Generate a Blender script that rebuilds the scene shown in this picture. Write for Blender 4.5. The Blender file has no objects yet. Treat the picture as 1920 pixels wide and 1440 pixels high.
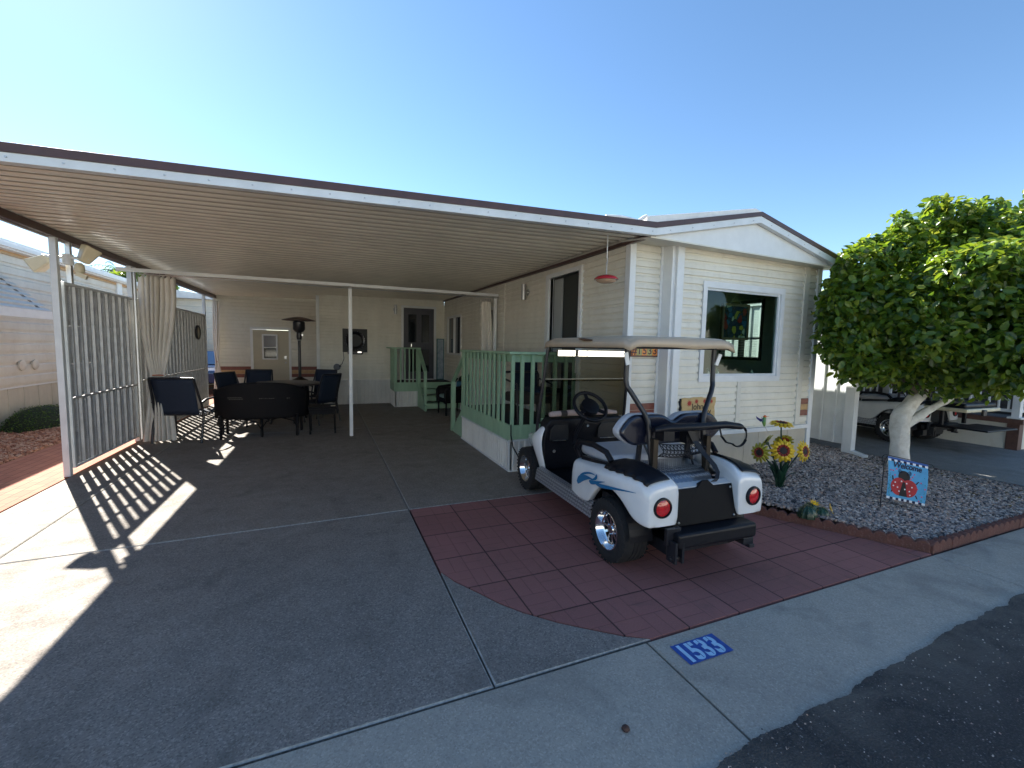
import bpy, bmesh, math, random
import numpy as np
from mathutils import Vector, Matrix
R_=math.radians
rnd=random.Random(7)
scene=bpy.context.scene
COL=scene.collection
# ------------------------------------------------------------------ helpers
class MB:
    """collects faces; build() links them as ONE mesh object"""
    def __init__(s): s.v=[]; s.f=[]; s.m=[]; s.k=0; s.T=None
    def add(s,vs,fs,k=None):
        b=len(s.v)
        if s.T is not None: vs=[tuple(s.T@Vector(p)) for p in vs]
        s.v+=[tuple(p) for p in vs]; s.f+=[tuple(i+b for i in f) for f in fs]; s.m+=[s.k if k is None else k]*len(fs); return s
    def box(s,x0,x1,y0,y1,z0,z1,k=None):
        return s.add([(x,y,z) for z in(z0,z1) for y in(y0,y1) for x in(x0,x1)],[(0,2,3,1),(4,5,7,6),(0,1,5,4),(2,6,7,3),(0,4,6,2),(1,3,7,5)],k)
    def obox(s,c,size,rot=None,k=None):
        M=Matrix.Translation(Vector(c))@((rot.to_matrix() if hasattr(rot,'to_matrix') else rot).to_4x4() if rot is not None else Matrix())
        h=[q/2 for q in size]
        return s.add([tuple(M@Vector((x,y,z))) for z in(-h[2],h[2]) for y in(-h[1],h[1]) for x in(-h[0],h[0])],[(0,2,3,1),(4,5,7,6),(0,1,5,4),(2,6,7,3),(0,4,6,2),(1,3,7,5)],k)
    def bar(s,p0,p1,w,h,k=None,up=(0,0,1)):
        p0=Vector(p0);p1=Vector(p1);d=(p1-p0);L=d.length;d.normalize();u=Vector(up)
        if abs(d.dot(u))>.99:u=Vector((0,1,0))
        a=d.cross(u).normalized();b=a.cross(d).normalized()
        vs=[tuple(p+a*(i*w/2)+b*(j*h/2)) for p in(p0,p1) for j in(-1,1) for i in(-1,1)]
        return s.add(vs,[(0,2,3,1),(4,5,7,6),(0,1,5,4),(2,6,7,3),(0,4,6,2),(1,3,7,5)],k)
    def tube(s,pts,r,n=8,k=None,closed=False,caps=True,flat=1.0):
        pts=[Vector(p) for p in pts]; N=len(pts); rs=r if isinstance(r,(list,tuple)) else [r]*N
        vs=[];fs=[];prev=None
        for i,p in enumerate(pts):
            if closed: t=(pts[(i+1)%N]-pts[i-1])
            else: t=(pts[min(i+1,N-1)]-pts[max(i-1,0)])
            t.normalize()
            if prev is None:
                a=t.orthogonal().normalized() if abs(t.z)>.9 else t.cross(Vector((0,0,1))).normalized()
            else:
                a=(prev-t*prev.dot(t)).normalized()
            prev=a;b=t.cross(a)
            for j in range(n):
                q=2*math.pi*j/n; vs.append(tuple(p+a*math.cos(q)*rs[i]+b*math.sin(q)*rs[i]*flat))
        M=N if closed else N-1
        for i in range(M):
            for j in range(n):
                a0=i*n+j;a1=i*n+(j+1)%n;b0=((i+1)%N)*n+j;b1=((i+1)%N)*n+(j+1)%n
                fs.append((a0,a1,b1,b0))
        if caps and not closed: fs+= [tuple(range(n-1,-1,-1)),tuple((N-1)*n+j for j in range(n))]
        return s.add(vs,fs,k)
    def cyl(s,p0,p1,r0,r1=None,n=16,k=None): return s.tube([p0,p1],[r0,r0 if r1 is None else r1],n,k)
    def lathe(s,prof,c=(0,0,0),n=24,axis='z',k=None,ang=2*math.pi):
        vs=[];fs=[];m=len(prof)
        full=abs(ang-2*math.pi)<1e-6; cnt=n if full else n+1
        for i in range(cnt):
            q=ang*i/n
            for r,h in prof:
                a,b=r*math.cos(q),r*math.sin(q)
                p={'z':(a,b,h),'y':(a,h,b),'x':(h,a,b)}[axis]
                vs.append((c[0]+p[0],c[1]+p[1],c[2]+p[2]))
        for i in range(n):
            for j in range(m-1):
                a=i*m+j;b=((i+1)%cnt)*m+j
                fs.append((a,b,b+1,a+1))
        return s.add(vs,fs,k)
    def prism(s,poly,d0,d1,axis='z',k=None):
        def P(a,b,d): return {'z':(a,b,d),'y':(a,d,b),'x':(d,a,b)}[axis]
        n=len(poly);vs=[P(a,b,d0) for a,b in poly]+[P(a,b,d1) for a,b in poly]
        fs=[tuple(range(n-1,-1,-1)),tuple(range(n,2*n))]+[(i,(i+1)%n,(i+1)%n+n,i+n) for i in range(n)]
        return s.add(vs,fs,k)
    def grid(s,fn,nu,nv,k=None,closeu=False):
        vs=[fn(i/nu,j/nv) for i in range(nu+1) for j in range(nv+1)]
        fs=[(i*(nv+1)+j,(i+1)*(nv+1)+j,(i+1)*(nv+1)+j+1,i*(nv+1)+j+1) for i in range(nu) for j in range(nv)]
        return s.add(vs,fs,k)
    def quad(s,*p,k=None): return s.add(p,[tuple(range(len(p)))],k)
    def build(s,name,mat,parent=None,world=True,bevel=0,seg=2,smooth=None,solid=0,sub=0,rec=True):
        me=bpy.data.meshes.new(name); me.from_pydata(s.v,[],s.f)
        for m in (mat if isinstance(mat,(list,tuple)) else [mat]): me.materials.append(m)
        if any(s.m): me.polygons.foreach_set('material_index',s.m)
        if parent is not None and world: me.transform(rootM(parent).inverted())
        bm=bmesh.new(); bm.from_mesh(me); bmesh.ops.remove_doubles(bm,verts=bm.verts,dist=1e-5)
        if rec: bmesh.ops.recalc_face_normals(bm,faces=bm.faces)
        bm.to_mesh(me); bm.free()
        o=bpy.data.objects.new(name,me); COL.objects.link(o)
        if parent is not None: o.parent=parent
        if solid:
            d=o.modifiers.new('s','SOLIDIFY'); d.thickness=abs(solid); d.offset=0 if solid>0 else -1
        if bevel:
            d=o.modifiers.new('b','BEVEL'); d.width=bevel; d.segments=seg; d.limit_method='ANGLE'; d.angle_limit=R_(35)
        if sub:
            d=o.modifiers.new('u','SUBSURF'); d.levels=sub; d.render_levels=sub
        if smooth is not None:
            me.shade_smooth()
            if smooth<180: me.set_sharp_from_angle(angle=R_(smooth))
        return o
def rootM(o):
    M=Matrix()
    chain=[]
    while o is not None: chain.append(o); o=o.parent
    for q in reversed(chain): M=M@q.matrix_basis
    return M
def tag(o,label=None,cat=None,group=None,kind=None):
    if label: o['label']=label
    if cat: o['category']=cat
    if group: o['group']=group
    if kind: o['kind']=kind
    return o
def thing(name,label,cat,loc=(0,0,0),rz=0,group=None):
    o=bpy.data.objects.new(name,None); COL.objects.link(o); o.location=loc; o.rotation_euler=(0,0,rz)
    o.empty_display_size=.1
    return tag(o,label,cat,group)
def children(o): return [c for c in bpy.data.objects if c.parent is o]
def copy_tree(o,parent=None):
    c=o.copy(); COL.objects.link(c)
    if parent is not None: c.parent=parent
    for ch in children(o): copy_tree(ch,c)
    return c
# ------------------------------------------------------------------ materials
def node(nt,t,x=0,y=0,**kw):
    n=nt.nodes.new(t)
    for k,v in kw.items(): setattr(n,k,v)
    return n
def mat(name,col,rough=.5,metal=0,noise=0,nscale=20,bump=0,bscale=60,col2=None,trans=0,spec=.5,coat=0,emis=None,estr=0,detail=4,rvar=0,stretch=None,bdist=.01):
    m=bpy.data.materials.new(name); m.use_nodes=True; nt=m.node_tree; b=nt.nodes['Principled BSDF']
    c=(col[0],col[1],col[2],1)
    b.inputs['Base Color'].default_value=c; b.inputs['Roughness'].default_value=rough; b.inputs['Metallic'].default_value=metal
    b.inputs['Specular IOR Level'].default_value=spec
    if coat: b.inputs['Coat Weight'].default_value=coat; b.inputs['Coat Roughness'].default_value=.08
    if emis: b.inputs['Emission Color'].default_value=(*emis,1); b.inputs['Emission Strength'].default_value=estr
    tc=None
    def coords():
        nonlocal tc
        if tc is None:
            tc=node(nt,'ShaderNodeTexCoord').outputs['Object']
            if stretch:
                mp=node(nt,'ShaderNodeMapping'); mp.inputs['Scale'].default_value=stretch; nt.links.new(tc,mp.inputs[0]); tc=mp.outputs[0]
        return tc
    if noise or col2:
        n=node(nt,'ShaderNodeTexNoise'); n.inputs['Scale'].default_value=nscale; n.inputs['Detail'].default_value=detail; n.inputs['Roughness'].default_value=.6
        nt.links.new(coords(),n.inputs['Vector'])
        mx=node(nt,'ShaderNodeMix',data_type='RGBA')
        c2=(*col2,1) if col2 else tuple(q*(1-noise) for q in col)+(1,)
        c1=c if col2 else tuple(min(1,q*(1+noise)) for q in col)+(1,)
        mx.inputs['A'].default_value=c1; mx.inputs['B'].default_value=c2
        rp=node(nt,'ShaderNodeMapRange'); rp.inputs['From Min'].default_value=.32; rp.inputs['From Max'].default_value=.68
        nt.links.new(n.outputs['Fac'],rp.inputs['Value']); nt.links.new(rp.outputs[0],mx.inputs['Factor'])
        nt.links.new(mx.outputs['Result'],b.inputs['Base Color'])
        if rvar:
            r2=node(nt,'ShaderNodeMapRange'); r2.inputs['To Min'].default_value=max(0.02,rough-rvar); r2.inputs['To Max'].default_value=min(1,rough+rvar)
            nt.links.new(n.outputs['Fac'],r2.inputs['Value']); nt.links.new(r2.outputs[0],b.inputs['Roughness'])
    if bump:
        n2=node(nt,'ShaderNodeTexNoise'); n2.inputs['Scale'].default_value=bscale; n2.inputs['Detail'].default_value=5
        nt.links.new(coords(),n2.inputs['Vector'])
        bp=node(nt,'ShaderNodeBump'); bp.inputs['Strength'].default_value=bump; bp.inputs['Distance'].default_value=bdist
        nt.links.new(n2.outputs['Fac'],bp.inputs['Height']); nt.links.new(bp.outputs[0],b.inputs['Normal'])
    return m
class NT:
    """tiny expression helper for procedural shaders"""
    def __init__(s,m): s.m=m; s.nt=m.node_tree; s.b=s.nt.nodes.get('Principled BSDF')
    def L(s,a,b): s.nt.links.new(a,b)
    def math(s,op,a,b=None,c=None,clamp=False):
        n=node(s.nt,'ShaderNodeMath',operation=op,use_clamp=clamp)
        for i,v in enumerate((a,b,c)):
            if v is None: continue
            if isinstance(v,(int,float)): n.inputs[i].default_value=v
            else: s.L(v,n.inputs[i])
        return n.outputs[0]
    def noise(s,vec,scale,detail=4,rough=.6,dist=0):
        n=node(s.nt,'ShaderNodeTexNoise'); n.inputs['Scale'].default_value=scale; n.inputs['Detail'].default_value=detail; n.inputs['Roughness'].default_value=rough; n.inputs['Distortion'].default_value=dist
        s.L(vec,n.inputs['Vector']); return n.outputs['Fac']
    def voro(s,vec,scale,feature='F1',out='Distance',rand=1):
        n=node(s.nt,'ShaderNodeTexVoronoi',feature=feature); n.inputs['Scale'].default_value=scale; n.inputs['Randomness'].default_value=rand
        s.L(vec,n.inputs['Vector']); return n.outputs[out]
    def remap(s,v,a,b,c=0,d=1):
        n=node(s.nt,'ShaderNodeMapRange'); s.L(v,n.inputs['Value'])
        for k,q in (('From Min',a),('From Max',b),('To Min',c),('To Max',d)): n.inputs[k].default_value=q
        return n.outputs[0]
    def mix(s,f,a,b,blend='MIX'):
        n=node(s.nt,'ShaderNodeMix',data_type='RGBA',blend_type=blend)
        if isinstance(f,(int,float)): n.inputs['Factor'].default_value=f
        else: s.L(f,n.inputs['Factor'])
        for k,v in(('A',a),('B',b)):
            if isinstance(v,tuple): n.inputs[k].default_value=(*v[:3],1)
            else: s.L(v,n.inputs[k])
        return n.outputs['Result']
    def bump(s,h,strength=.5,dist=.01):
        n=node(s.nt,'ShaderNodeBump'); n.inputs['Strength'].default_value=strength; n.inputs['Distance'].default_value=dist
        s.L(h,n.inputs['Height']); s.L(n.outputs[0],s.b.inputs['Normal'])
    def obj(s): return node(s.nt,'ShaderNodeTexCoord').outputs['Object']
    def xyz(s,v):
        n=node(s.nt,'ShaderNodeSeparateXYZ'); s.L(v,n.inputs[0]); return n.outputs
def newmat(name,rough=.8,spec=.4):
    m=bpy.data.materials.new(name); m.use_nodes=True; t=NT(m); t.b.inputs['Roughness'].default_value=rough; t.b.inputs['Specular IOR Level'].default_value=spec
    return m,t
M={}
def siding(name,col,dirt=.12):
    m,t=newmat(name,.42,.45); o=t.obj(); mp=node(t.nt,'ShaderNodeMapping'); mp.inputs['Scale'].default_value=(2.5,2.5,.6); t.L(o,mp.inputs[0])
    n=t.noise(mp.outputs[0],1.6,6,.65); f=t.remap(n,.35,.7)
    c=t.mix(f,col,tuple(q*(1-dirt) for q in col)); n3=t.noise(o,9,5); c=t.mix(t.remap(n3,.52,.8,0,.35),c,(col[0]*.72,col[1]*.66,col[2]*.55))
    t.L(c,t.b.inputs['Base Color']); t.bump(t.noise(o,110,3),.12,.002); t.L(t.remap(n,.3,.7,.34,.55),t.b.inputs['Roughness'])
    return m
M['siding']=siding('cream_siding',(.80,.765,.66))
M['siding2']=siding('cream_siding_b',(.72,.69,.6),.08)
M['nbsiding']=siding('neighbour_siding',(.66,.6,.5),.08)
M['skirt']=siding('tan_skirting',(.56,.5,.4),.18)
M['skirtwhite']=siding('white_ribbed_skirting',(.74,.73,.69),.16)
M['white']=mat('white_painted_trim',(.74,.75,.74),.38,noise=.05,nscale=5,bump=.05,bscale=80)
M['whitemetal']=mat('white_painted_metal',(.66,.69,.7),.33,noise=.08,nscale=4,bump=.04,bscale=60)
M['galv']=mat('grey_metal_screen',(.52,.52,.52),.42,metal=.35,noise=.16,nscale=9,bump=.08,bscale=50)
M['ceil']=mat('cream_metal_pan',(.88,.83,.69),.24,noise=.07,nscale=3,bump=.03,bscale=30)
M['brown']=mat('brown_painted_metal',(.07,.032,.027),.35,noise=.15,nscale=8)
M['stripe_red']=mat('red_brown_stripe',(.2,.055,.035),.4,noise=.2,nscale=14)
M['stripe_tan']=mat('tan_stripe',(.46,.28,.12),.4,noise=.15,nscale=14)
M['roofwhite']=mat('white_roof_coating',(.75,.75,.73),.6,noise=.1,nscale=6,bump=.2,bscale=20)
M['green']=mat('green_painted_wood',(.31,.48,.32),.5,noise=.12,nscale=7,bump=.15,bscale=45,stretch=(1,1,.25))
M['darkmat']=mat('dark_outdoor_carpet',(.05,.045,.045),.95,noise=.3,nscale=60,bump=.4,bscale=200)
M['blackmetal']=mat('black_powder_coat',(.018,.018,.022),.32,noise=.2,nscale=30)
M['navy']=mat('navy_sling_fabric',(.016,.026,.05),.75,noise=.2,nscale=120,bump=.25,bscale=400,bdist=.002)
M['wicker']=mat('black_wicker',(.007,.006,.007),.6,spec=.25,noise=.3,nscale=60,bump=.9,bscale=120,bdist=.006,stretch=(1,1,2.2))
M['tabletop']=mat('mosaic_table_top',(.16,.12,.1),.35,col2=(.05,.045,.05),nscale=55,bump=.2,bscale=80)
M['curtain']=mat('beige_curtain_fabric',(.74,.69,.61),.9,noise=.06,nscale=5,bump=.25,bscale=260,bdist=.002)
M['tie']=mat('coral_tie_cord',(.55,.2,.12),.8)
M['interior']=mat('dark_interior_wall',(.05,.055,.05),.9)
M['intfloor']=mat('interior_floor',(.08,.06,.045),.8)
M['doorgrey']=mat('grey_screen_door',(.07,.07,.085),.45,noise=.1,nscale=6)
M['doorbeige']=mat('beige_door_panel',(.5,.45,.33),.45,noise=.06,nscale=4)
M['rubber']=mat('black_rubber',(.016,.016,.017),.78,noise=.3,nscale=40,bump=.3,bscale=160)
M['plasticblack']=mat('black_textured_plastic',(.008,.008,.011),.42,spec=.3,noise=.3,nscale=40,bump=.25,bscale=300,bdist=.002)
M['chrome']=mat('polished_aluminium',(.78,.79,.8),.14,metal=1,noise=.05,nscale=10)
M['paintwhite']=mat('white_gelcoat_body',(.76,.77,.765),.18,noise=.05,nscale=5,coat=.6)
M['decal']=mat('blue_decal',(.02,.16,.34),.25,coat=.4)
M['seat']=mat('pale_grey_vinyl',(.5,.51,.54),.42,noise=.05,nscale=12,bump=.2,bscale=180,bdist=.003)
M['seatnavy']=mat('navy_seat_shell',(.01,.012,.025),.24,coat=.5)
M['rooftan']=mat('tan_roof_plastic',(.50,.39,.27),.4,noise=.06,nscale=6,bump=.05,bscale=80)
M['lampred']=mat('red_lens',(.55,.015,.02),.12,coat=1,noise=.15,nscale=60)
M['yellow']=mat('yellow_painted_petal',(.72,.48,.02),.35,noise=.2,nscale=25,bump=.2,bscale=60)
M['yellowg']=mat('olive_yellow_petal_back',(.34,.32,.03),.45,noise=.25,nscale=25)
M['petalred']=mat('dark_red_petal_base',(.28,.03,.015),.4,noise=.3,nscale=60)
M['flowercore']=mat('dark_flower_centre',(.02,.012,.012),.6,bump=.8,bscale=150)
M['leafmetal']=mat('dark_green_painted_metal',(.012,.045,.025),.3,noise=.3,nscale=20)
M['blue']=mat('blue_cloth',(.09,.36,.62),.75,noise=.12,nscale=9,bump=.1,bscale=300,bdist=.002)
M['blued']=mat('royal_blue_cloth',(.03,.1,.33),.75)
M['ink']=mat('navy_ink',(.012,.013,.05),.7)
M['redcloth']=mat('red_cloth',(.42,.03,.035),.7,noise=.25,nscale=14)
M['pink']=mat('pink_cloth',(.6,.08,.2),.7)
M['whitecloth']=mat('white_cloth',(.7,.74,.78),.8)
M['greencloth']=mat('teal_green_ink',(.03,.25,.2),.7)
M['blackcloth']=mat('black_ink',(.01,.01,.012),.7)
M['trunk']=mat('whitewashed_bark',(.8,.78,.72),.85,col2=(.62,.59,.52),nscale=14,bump=.9,bscale=26,bdist=.012)
M['steel']=mat('brushed_steel',(.5,.5,.5),.3,metal=.9)
M['woodframe']=mat('brown_picture_frame',(.2,.12,.06),.5,noise=.2,nscale=20)
M['signwood']=mat('pale_wood_sign',(.6,.43,.2),.6,col2=(.5,.33,.13),nscale=6,stretch=(1,1,5))
M['signred']=mat('maple_red_paint',(.4,.03,.02),.6)
M['orange']=mat('orange_tile',(.75,.25,.04),.3,noise=.2,nscale=40)
M['olive']=mat('olive_tile',(.4,.34,.1),.3,noise=.2,nscale=40)
M['darkred']=mat('dark_maroon_paint',(.07,.012,.015),.4)
M['towel']=mat('pink_beige_towel',(.5,.38,.34),.9,noise=.12,nscale=30,bump=.5,bscale=160)
M['cushionblue']=mat('teal_cushion',(.05,.16,.24),.85,noise=.3,nscale=18)
M['cushionfloral']=mat('pale_floral_cushion',(.45,.52,.5),.85,col2=(.06,.22,.22),nscale=22)
M['floodcream']=mat('yellowed_plastic',(.68,.62,.44),.4,noise=.08,nscale=10)
M['teal']=mat('teal_wood_frame',(.05,.16,.17),.55,noise=.2,nscale=10)
M['palesign']=mat('pale_blue_sign_board',(.4,.47,.52),.6,col2=(.22,.28,.34),nscale=16,stretch=(1,1,.6))
def glassmat(name,tint,rough=.02,refl=.5,base=(1,1,1)):
    m=bpy.data.materials.new(name); m.use_nodes=True; nt=m.node_tree; nt.nodes.remove(nt.nodes['Principled BSDF'])
    out=nt.nodes['Material Output']; tr=node(nt,'ShaderNodeBsdfTransparent'); tr.inputs[0].default_value=(*tint,1)
    gl=node(nt,'ShaderNodeBsdfGlossy'); gl.inputs['Roughness'].default_value=rough
    lw=node(nt,'ShaderNodeLayerWeight'); lw.inputs[0].default_value=.5; pw=node(nt,'ShaderNodeMath',operation='POWER'); pw.inputs[1].default_value=4; nt.links.new(lw.outputs['Facing'],pw.inputs[0]); fr=node(nt,'ShaderNodeMath',operation='MULTIPLY_ADD'); fr.inputs[1].default_value=.55; fr.inputs[2].default_value=.03; nt.links.new(pw.outputs[0],fr.inputs[0])
    mx=node(nt,'ShaderNodeMixShader'); nt.links.new(fr.outputs[0],mx.inputs[0]); nt.links.new(tr.outputs[0],mx.inputs[1]); nt.links.new(gl.outputs[0],mx.inputs[2]); nt.links.new(mx.outputs[0],out.inputs[0])
    return m
M['glass']=glassmat('window_glass',(.62,.72,.68))
M['glassclear']=glassmat('clear_glass',(.9,.95,.93))
M['tint']=glassmat('tinted_windshield',(.64,.62,.55))
M['darkpane']=mat('dark_window_pane',(.012,.016,.02),.06,spec=.7)
M['feedglass']=mat('red_feeder_bowl',(.45,.02,.03),.15,coat=.6)
M['feedclear']=mat('amber_feeder_base',(.45,.3,.2),.2)
M['groove_shade']=mat('painted_groove_shade',(.47,.41,.32),.55)  # shade in the ceiling pan grooves, painted as a darker tone
# diamond plate
m,t=newmat('diamond_plate',.36,.5); M['plate']=m; t.b.inputs['Metallic'].default_value=1; t.b.inputs['Base Color'].default_value=(.62,.64,.68,1)
x,y,z=t.xyz(t.obj())
u=t.math('MULTIPLY',t.math('ADD',x,y),24); v=t.math('MULTIPLY',t.math('ADD',t.math('SUBTRACT',x,y),z),24)
def lobe(u,v):
    fu=t.math('SUBTRACT',t.math('FRACT',u),.5); fv=t.math('SUBTRACT',t.math('FRACT',v),.5)
    d=t.math('ADD',t.math('MULTIPLY',t.math('MULTIPLY',fu,fu),5.5),t.math('MULTIPLY',t.math('MULTIPLY',fv,fv),46))
    return t.math('SUBTRACT',1,d,clamp=True)
h=t.math('MAXIMUM',lobe(u,v),lobe(t.math('ADD',v,.5),t.math('ADD',u,.5)))
t.bump(h,1.0,.006)
t.L(t.mix(h,(.3,.31,.34),(.8,.82,.86)),t.b.inputs['Base Color'])

# ------------------------------------------------------------------ ground materials
def concrete(name,ca,cb,speck,stain=1.0,rough=.72):
    m,t=newmat(name,rough,.4); o=t.obj()
    big=t.noise(o,.55,6,.62,.4); mid=t.noise(o,5,5,.6); fine=t.noise(o,150,4,.7); v=t.voro(o,130,'F1','Color'); vg=t.math('MULTIPLY',t.xyz(v)[0],1)
    c=t.mix(t.remap(big,.35,.68),ca,cb); c=t.mix(t.remap(mid,.4,.75,0,.35),c,tuple(q*.72 for q in cb))
    c=t.mix(t.remap(vg,.62,.95,0,speck),c,tuple(q*.3 for q in ca)); c=t.mix(t.remap(vg,.0,.22,speck*.9,0),c,tuple(min(.9,q*1.75) for q in ca))
    c=t.mix(t.remap(fine,.5,.75,0,.45*speck),c,tuple(q*.45 for q in ca))
    st=t.noise(o,1.7,3,.5,1.2); c=t.mix(t.remap(st,.56,.74,0,.42*stain),c,tuple(q*.42 for q in cb)); sp=t.voro(o,2.3,'F1','Distance'); c=t.mix(t.remap(sp,.10,.03,0,.28*stain),c,tuple(q*.3 for q in cb)); cr=t.noise(o,.9,8,.75,2.5); c=t.mix(t.remap(t.math('ABSOLUTE',t.math('SUBTRACT',cr,.5)),.0035,.0,0,.35*stain),c,tuple(q*.35 for q in cb))
    t.L(c,t.b.inputs['Base Color']); t.bump(t.math('ADD',fine,t.math('MULTIPLY',vg,.6)),.55,.004)
    t.L(t.remap(mid,.3,.7,rough-.12,rough+.1),t.b.inputs['Roughness'])
    return m
M['drive']=concrete('exposed_aggregate_concrete',(.30,.258,.22),(.228,.199,.173),.5)
M['walk']=concrete('smooth_sidewalk_concrete',(.46,.412,.34),(.385,.345,.29),.25,1.0,.8)
M['nbdrive']=concrete('neighbour_concrete',(.28,.275,.26),(.22,.215,.2),.3)
m,t=newmat('asphalt',.85,.4); M['asphalt']=m; o=t.obj()
vg=t.xyz(t.voro(o,170,'F1','Color')); n=t.noise(o,3,5); c=t.mix(t.remap(n,.35,.7),(.03,.03,.032),(.046,.044,.042))
c=t.mix(t.remap(vg[0],.70,.97,0,.8),c,(.085,.082,.078)); c=t.mix(t.remap(vg[1],.988,.993),c,(.25,.24,.225)); X_,Y_,Z_=t.xyz(o); dn=t.noise(o,2.2,6,.7,1.2); dm=t.math('MULTIPLY',t.remap(Y_,.78,1.14),t.remap(dn,.36,.62)); c=t.mix(t.math('MULTIPLY',dm,.75),c,(.14,.125,.105)); pt=t.noise(o,.8,4,.6,1); c=t.mix(t.remap(pt,.5,.62,0,.5),c,(.016,.016,.018)); t.L(c,t.b.inputs['Base Color']); t.bump(t.voro(o,110),.8,.008)
m,t=newmat('bark_and_gravel',.95,.2); M['bark']=m; o=t.obj()
vg=t.xyz(t.voro(o,26,'F1','Color')); c=t.mix(vg[0],(.33,.15,.08),(.5,.3,.19)); c=t.mix(t.remap(vg[1],.7,.9),c,(.16,.07,.04)); t.L(c,t.b.inputs['Base Color']); t.bump(t.voro(o,30),1,.03)
m,t=newmat('desert_soil',.95,.2); M['soil']=m; o=t.obj()
vg=t.xyz(t.voro(o,45,'F1','Color')); c=t.mix(vg[0],(.2,.165,.13),(.32,.28,.23)); t.L(c,t.b.inputs['Base Color']); t.bump(t.voro(o,50),1,.02)
# red rubber pavers, basket-weave embossed
def pavers(name,ca,cb,T,ox,oy,nsub,Ty=None):
    Ty=Ty or T
    m,t=newmat(name,.82,.3); o=t.obj(); x,y,z=t.xyz(o)
    u=t.math('DIVIDE',t.math('SUBTRACT',x,ox),T); v=t.math('DIVIDE',t.math('SUBTRACT',y,oy),Ty)
    def edge(a,w): # 1 at the joint
        f=t.math('ABSOLUTE',t.math('SUBTRACT',t.math('FRACT',a),.5)); return t.remap(f,.5-w,.5-w*.35)
    J=t.math('MAXIMUM',edge(u,.016),edge(v,.016))
    # sub bricks: each quadrant of a tile alternates direction
    u2=t.math('MULTIPLY',u,2); v2=t.math('MULTIPLY',v,2)
    par=t.math('MODULO',t.math('ADD',t.math('ADD',t.math('FLOOR',u2),t.math('FLOOR',v2)),100),2)
    e1=t.math('MULTIPLY',edge(t.math('MULTIPLY',u,2*nsub),.03),par); e2=t.math('MULTIPLY',edge(t.math('MULTIPLY',v,2*nsub),.03),t.math('SUBTRACT',1,par))
    S=t.math('MAXIMUM',t.math('MAXIMUM',e1,e2),t.math('MULTIPLY',t.math('MAXIMUM',edge(u2,.02),edge(v2,.02)),.8))
    cid=t.math('ADD',t.math('MULTIPLY',t.math('FLOOR',u),7.13),t.math('MULTIPLY',t.math('FLOOR',v),3.71))
    wn=node(t.nt,'ShaderNodeTexWhiteNoise',noise_dimensions='1D'); t.L(cid,wn.inputs['W'])
    big=t.noise(o,1.1,5,.6,.5); fine=t.noise(o,120,3)
    c=t.mix(t.remap(big,.35,.68),ca,cb); c=t.mix(t.math('MULTIPLY',wn.outputs[0],.5),c,tuple(q*.62 for q in ca)); c=t.mix(t.remap(fine,.5,.8,0,.35),c,tuple(min(1,q*1.6) for q in ca)); c=t.mix(t.remap(t.noise(o,2.6,6,.7,1),.55,.75,0,.45),c,(.13,.085,.07))
    c=t.mix(t.math('MULTIPLY',S,.6),c,tuple(q*.4 for q in ca)); c=t.mix(t.math('MULTIPLY',J,.85),c,(.03,.016,.015))
    t.L(c,t.b.inputs['Base Color'])
    h=t.math('SUBTRACT',t.math('ADD',1,t.math('MULTIPLY',fine,.12)),t.math('ADD',t.math('MULTIPLY',J,1.),t.math('MULTIPLY',S,.45)))
    t.bump(h,.6,.006)
    return m
M['paver']=pavers('red_pavers',(.37,.155,.135),(.30,.135,.115),.415,.73,1.83-.455*6,2,.455)
m,t=newmat('brick_path',.85,.3); M['brick']=m; o=t.obj()
bt=node(t.nt,'ShaderNodeTexBrick'); mp=node(t.nt,'ShaderNodeMapping'); mp.inputs['Rotation'].default_value=(0,0,math.pi/2); t.L(o,mp.inputs[0]); t.L(mp.outputs[0],bt.inputs['Vector'])
for k,vv in(('Scale',1.0),('Mortar Size',.004),('Brick Width',.22),('Row Height',.11),('Mortar Smooth',.3),('Bias',0.)): bt.inputs[k].default_value=vv
bt.inputs['Color1'].default_value=(.5,.21,.13,1); bt.inputs['Color2'].default_value=(.42,.16,.1,1); bt.inputs['Mortar'].default_value=(.12,.05,.04,1)
c=t.mix(t.remap(t.noise(o,8,4),.4,.7,0,.3),bt.outputs['Color'],(.36,.17,.12)); t.L(c,t.b.inputs['Base Color']); t.bump(bt.outputs['Fac'],-.4,.004)

# ------------------------------------------------------------------ ground geometry
tag(MB().quad((-90,-60,-.06),(90,-60,-.06),(90,140,-.06),(-90,140,-.06)).build('ground',M['soil']),kind='structure')
# road: one slab reaching across, ragged worn edge along the sidewalk
rr=random.Random(3); edge=[]; x=-60.
while x<60:
    inside=-3<x<9
    y=1.125+(.042*(max(.6,min(x,5))-1.0)+.006*math.sin(x*2.3)+.006*math.sin(x*7.1+1)+.020*abs(math.sin(x*5.3+math.sin(x*3)))+.009*abs(math.sin(x*17+2*math.sin(x*5)))+rr.uniform(-.003,.003) if inside else 0)
    edge.append((x,y)); x+=(.012 if inside else 2)
b=MB(); N=len(edge)
vs=[(x,y,.0075) for x,y in edge]+[(x,-4.5,.0) for x,y in edge]+[(x,y+.002,-.05) for x,y in edge]
b.add(vs,[(i,i+1,N+i+1,N+i) for i in range(N-1)]+[(i,2*N+i,2*N+i+1,i+1) for i in range(N-1)])
tag(b.build('road',M['asphalt']),kind='structure')
tag(MB().box(-90,90,-11,-4.4,-.05,.02).build('opposite_bounce_slab',concrete('pale_bounce_concrete',(.5,.48,.43),(.44,.42,.38),.2)),kind='structure')  # unseen pale slab, added to bounce sunlight into the carport
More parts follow.
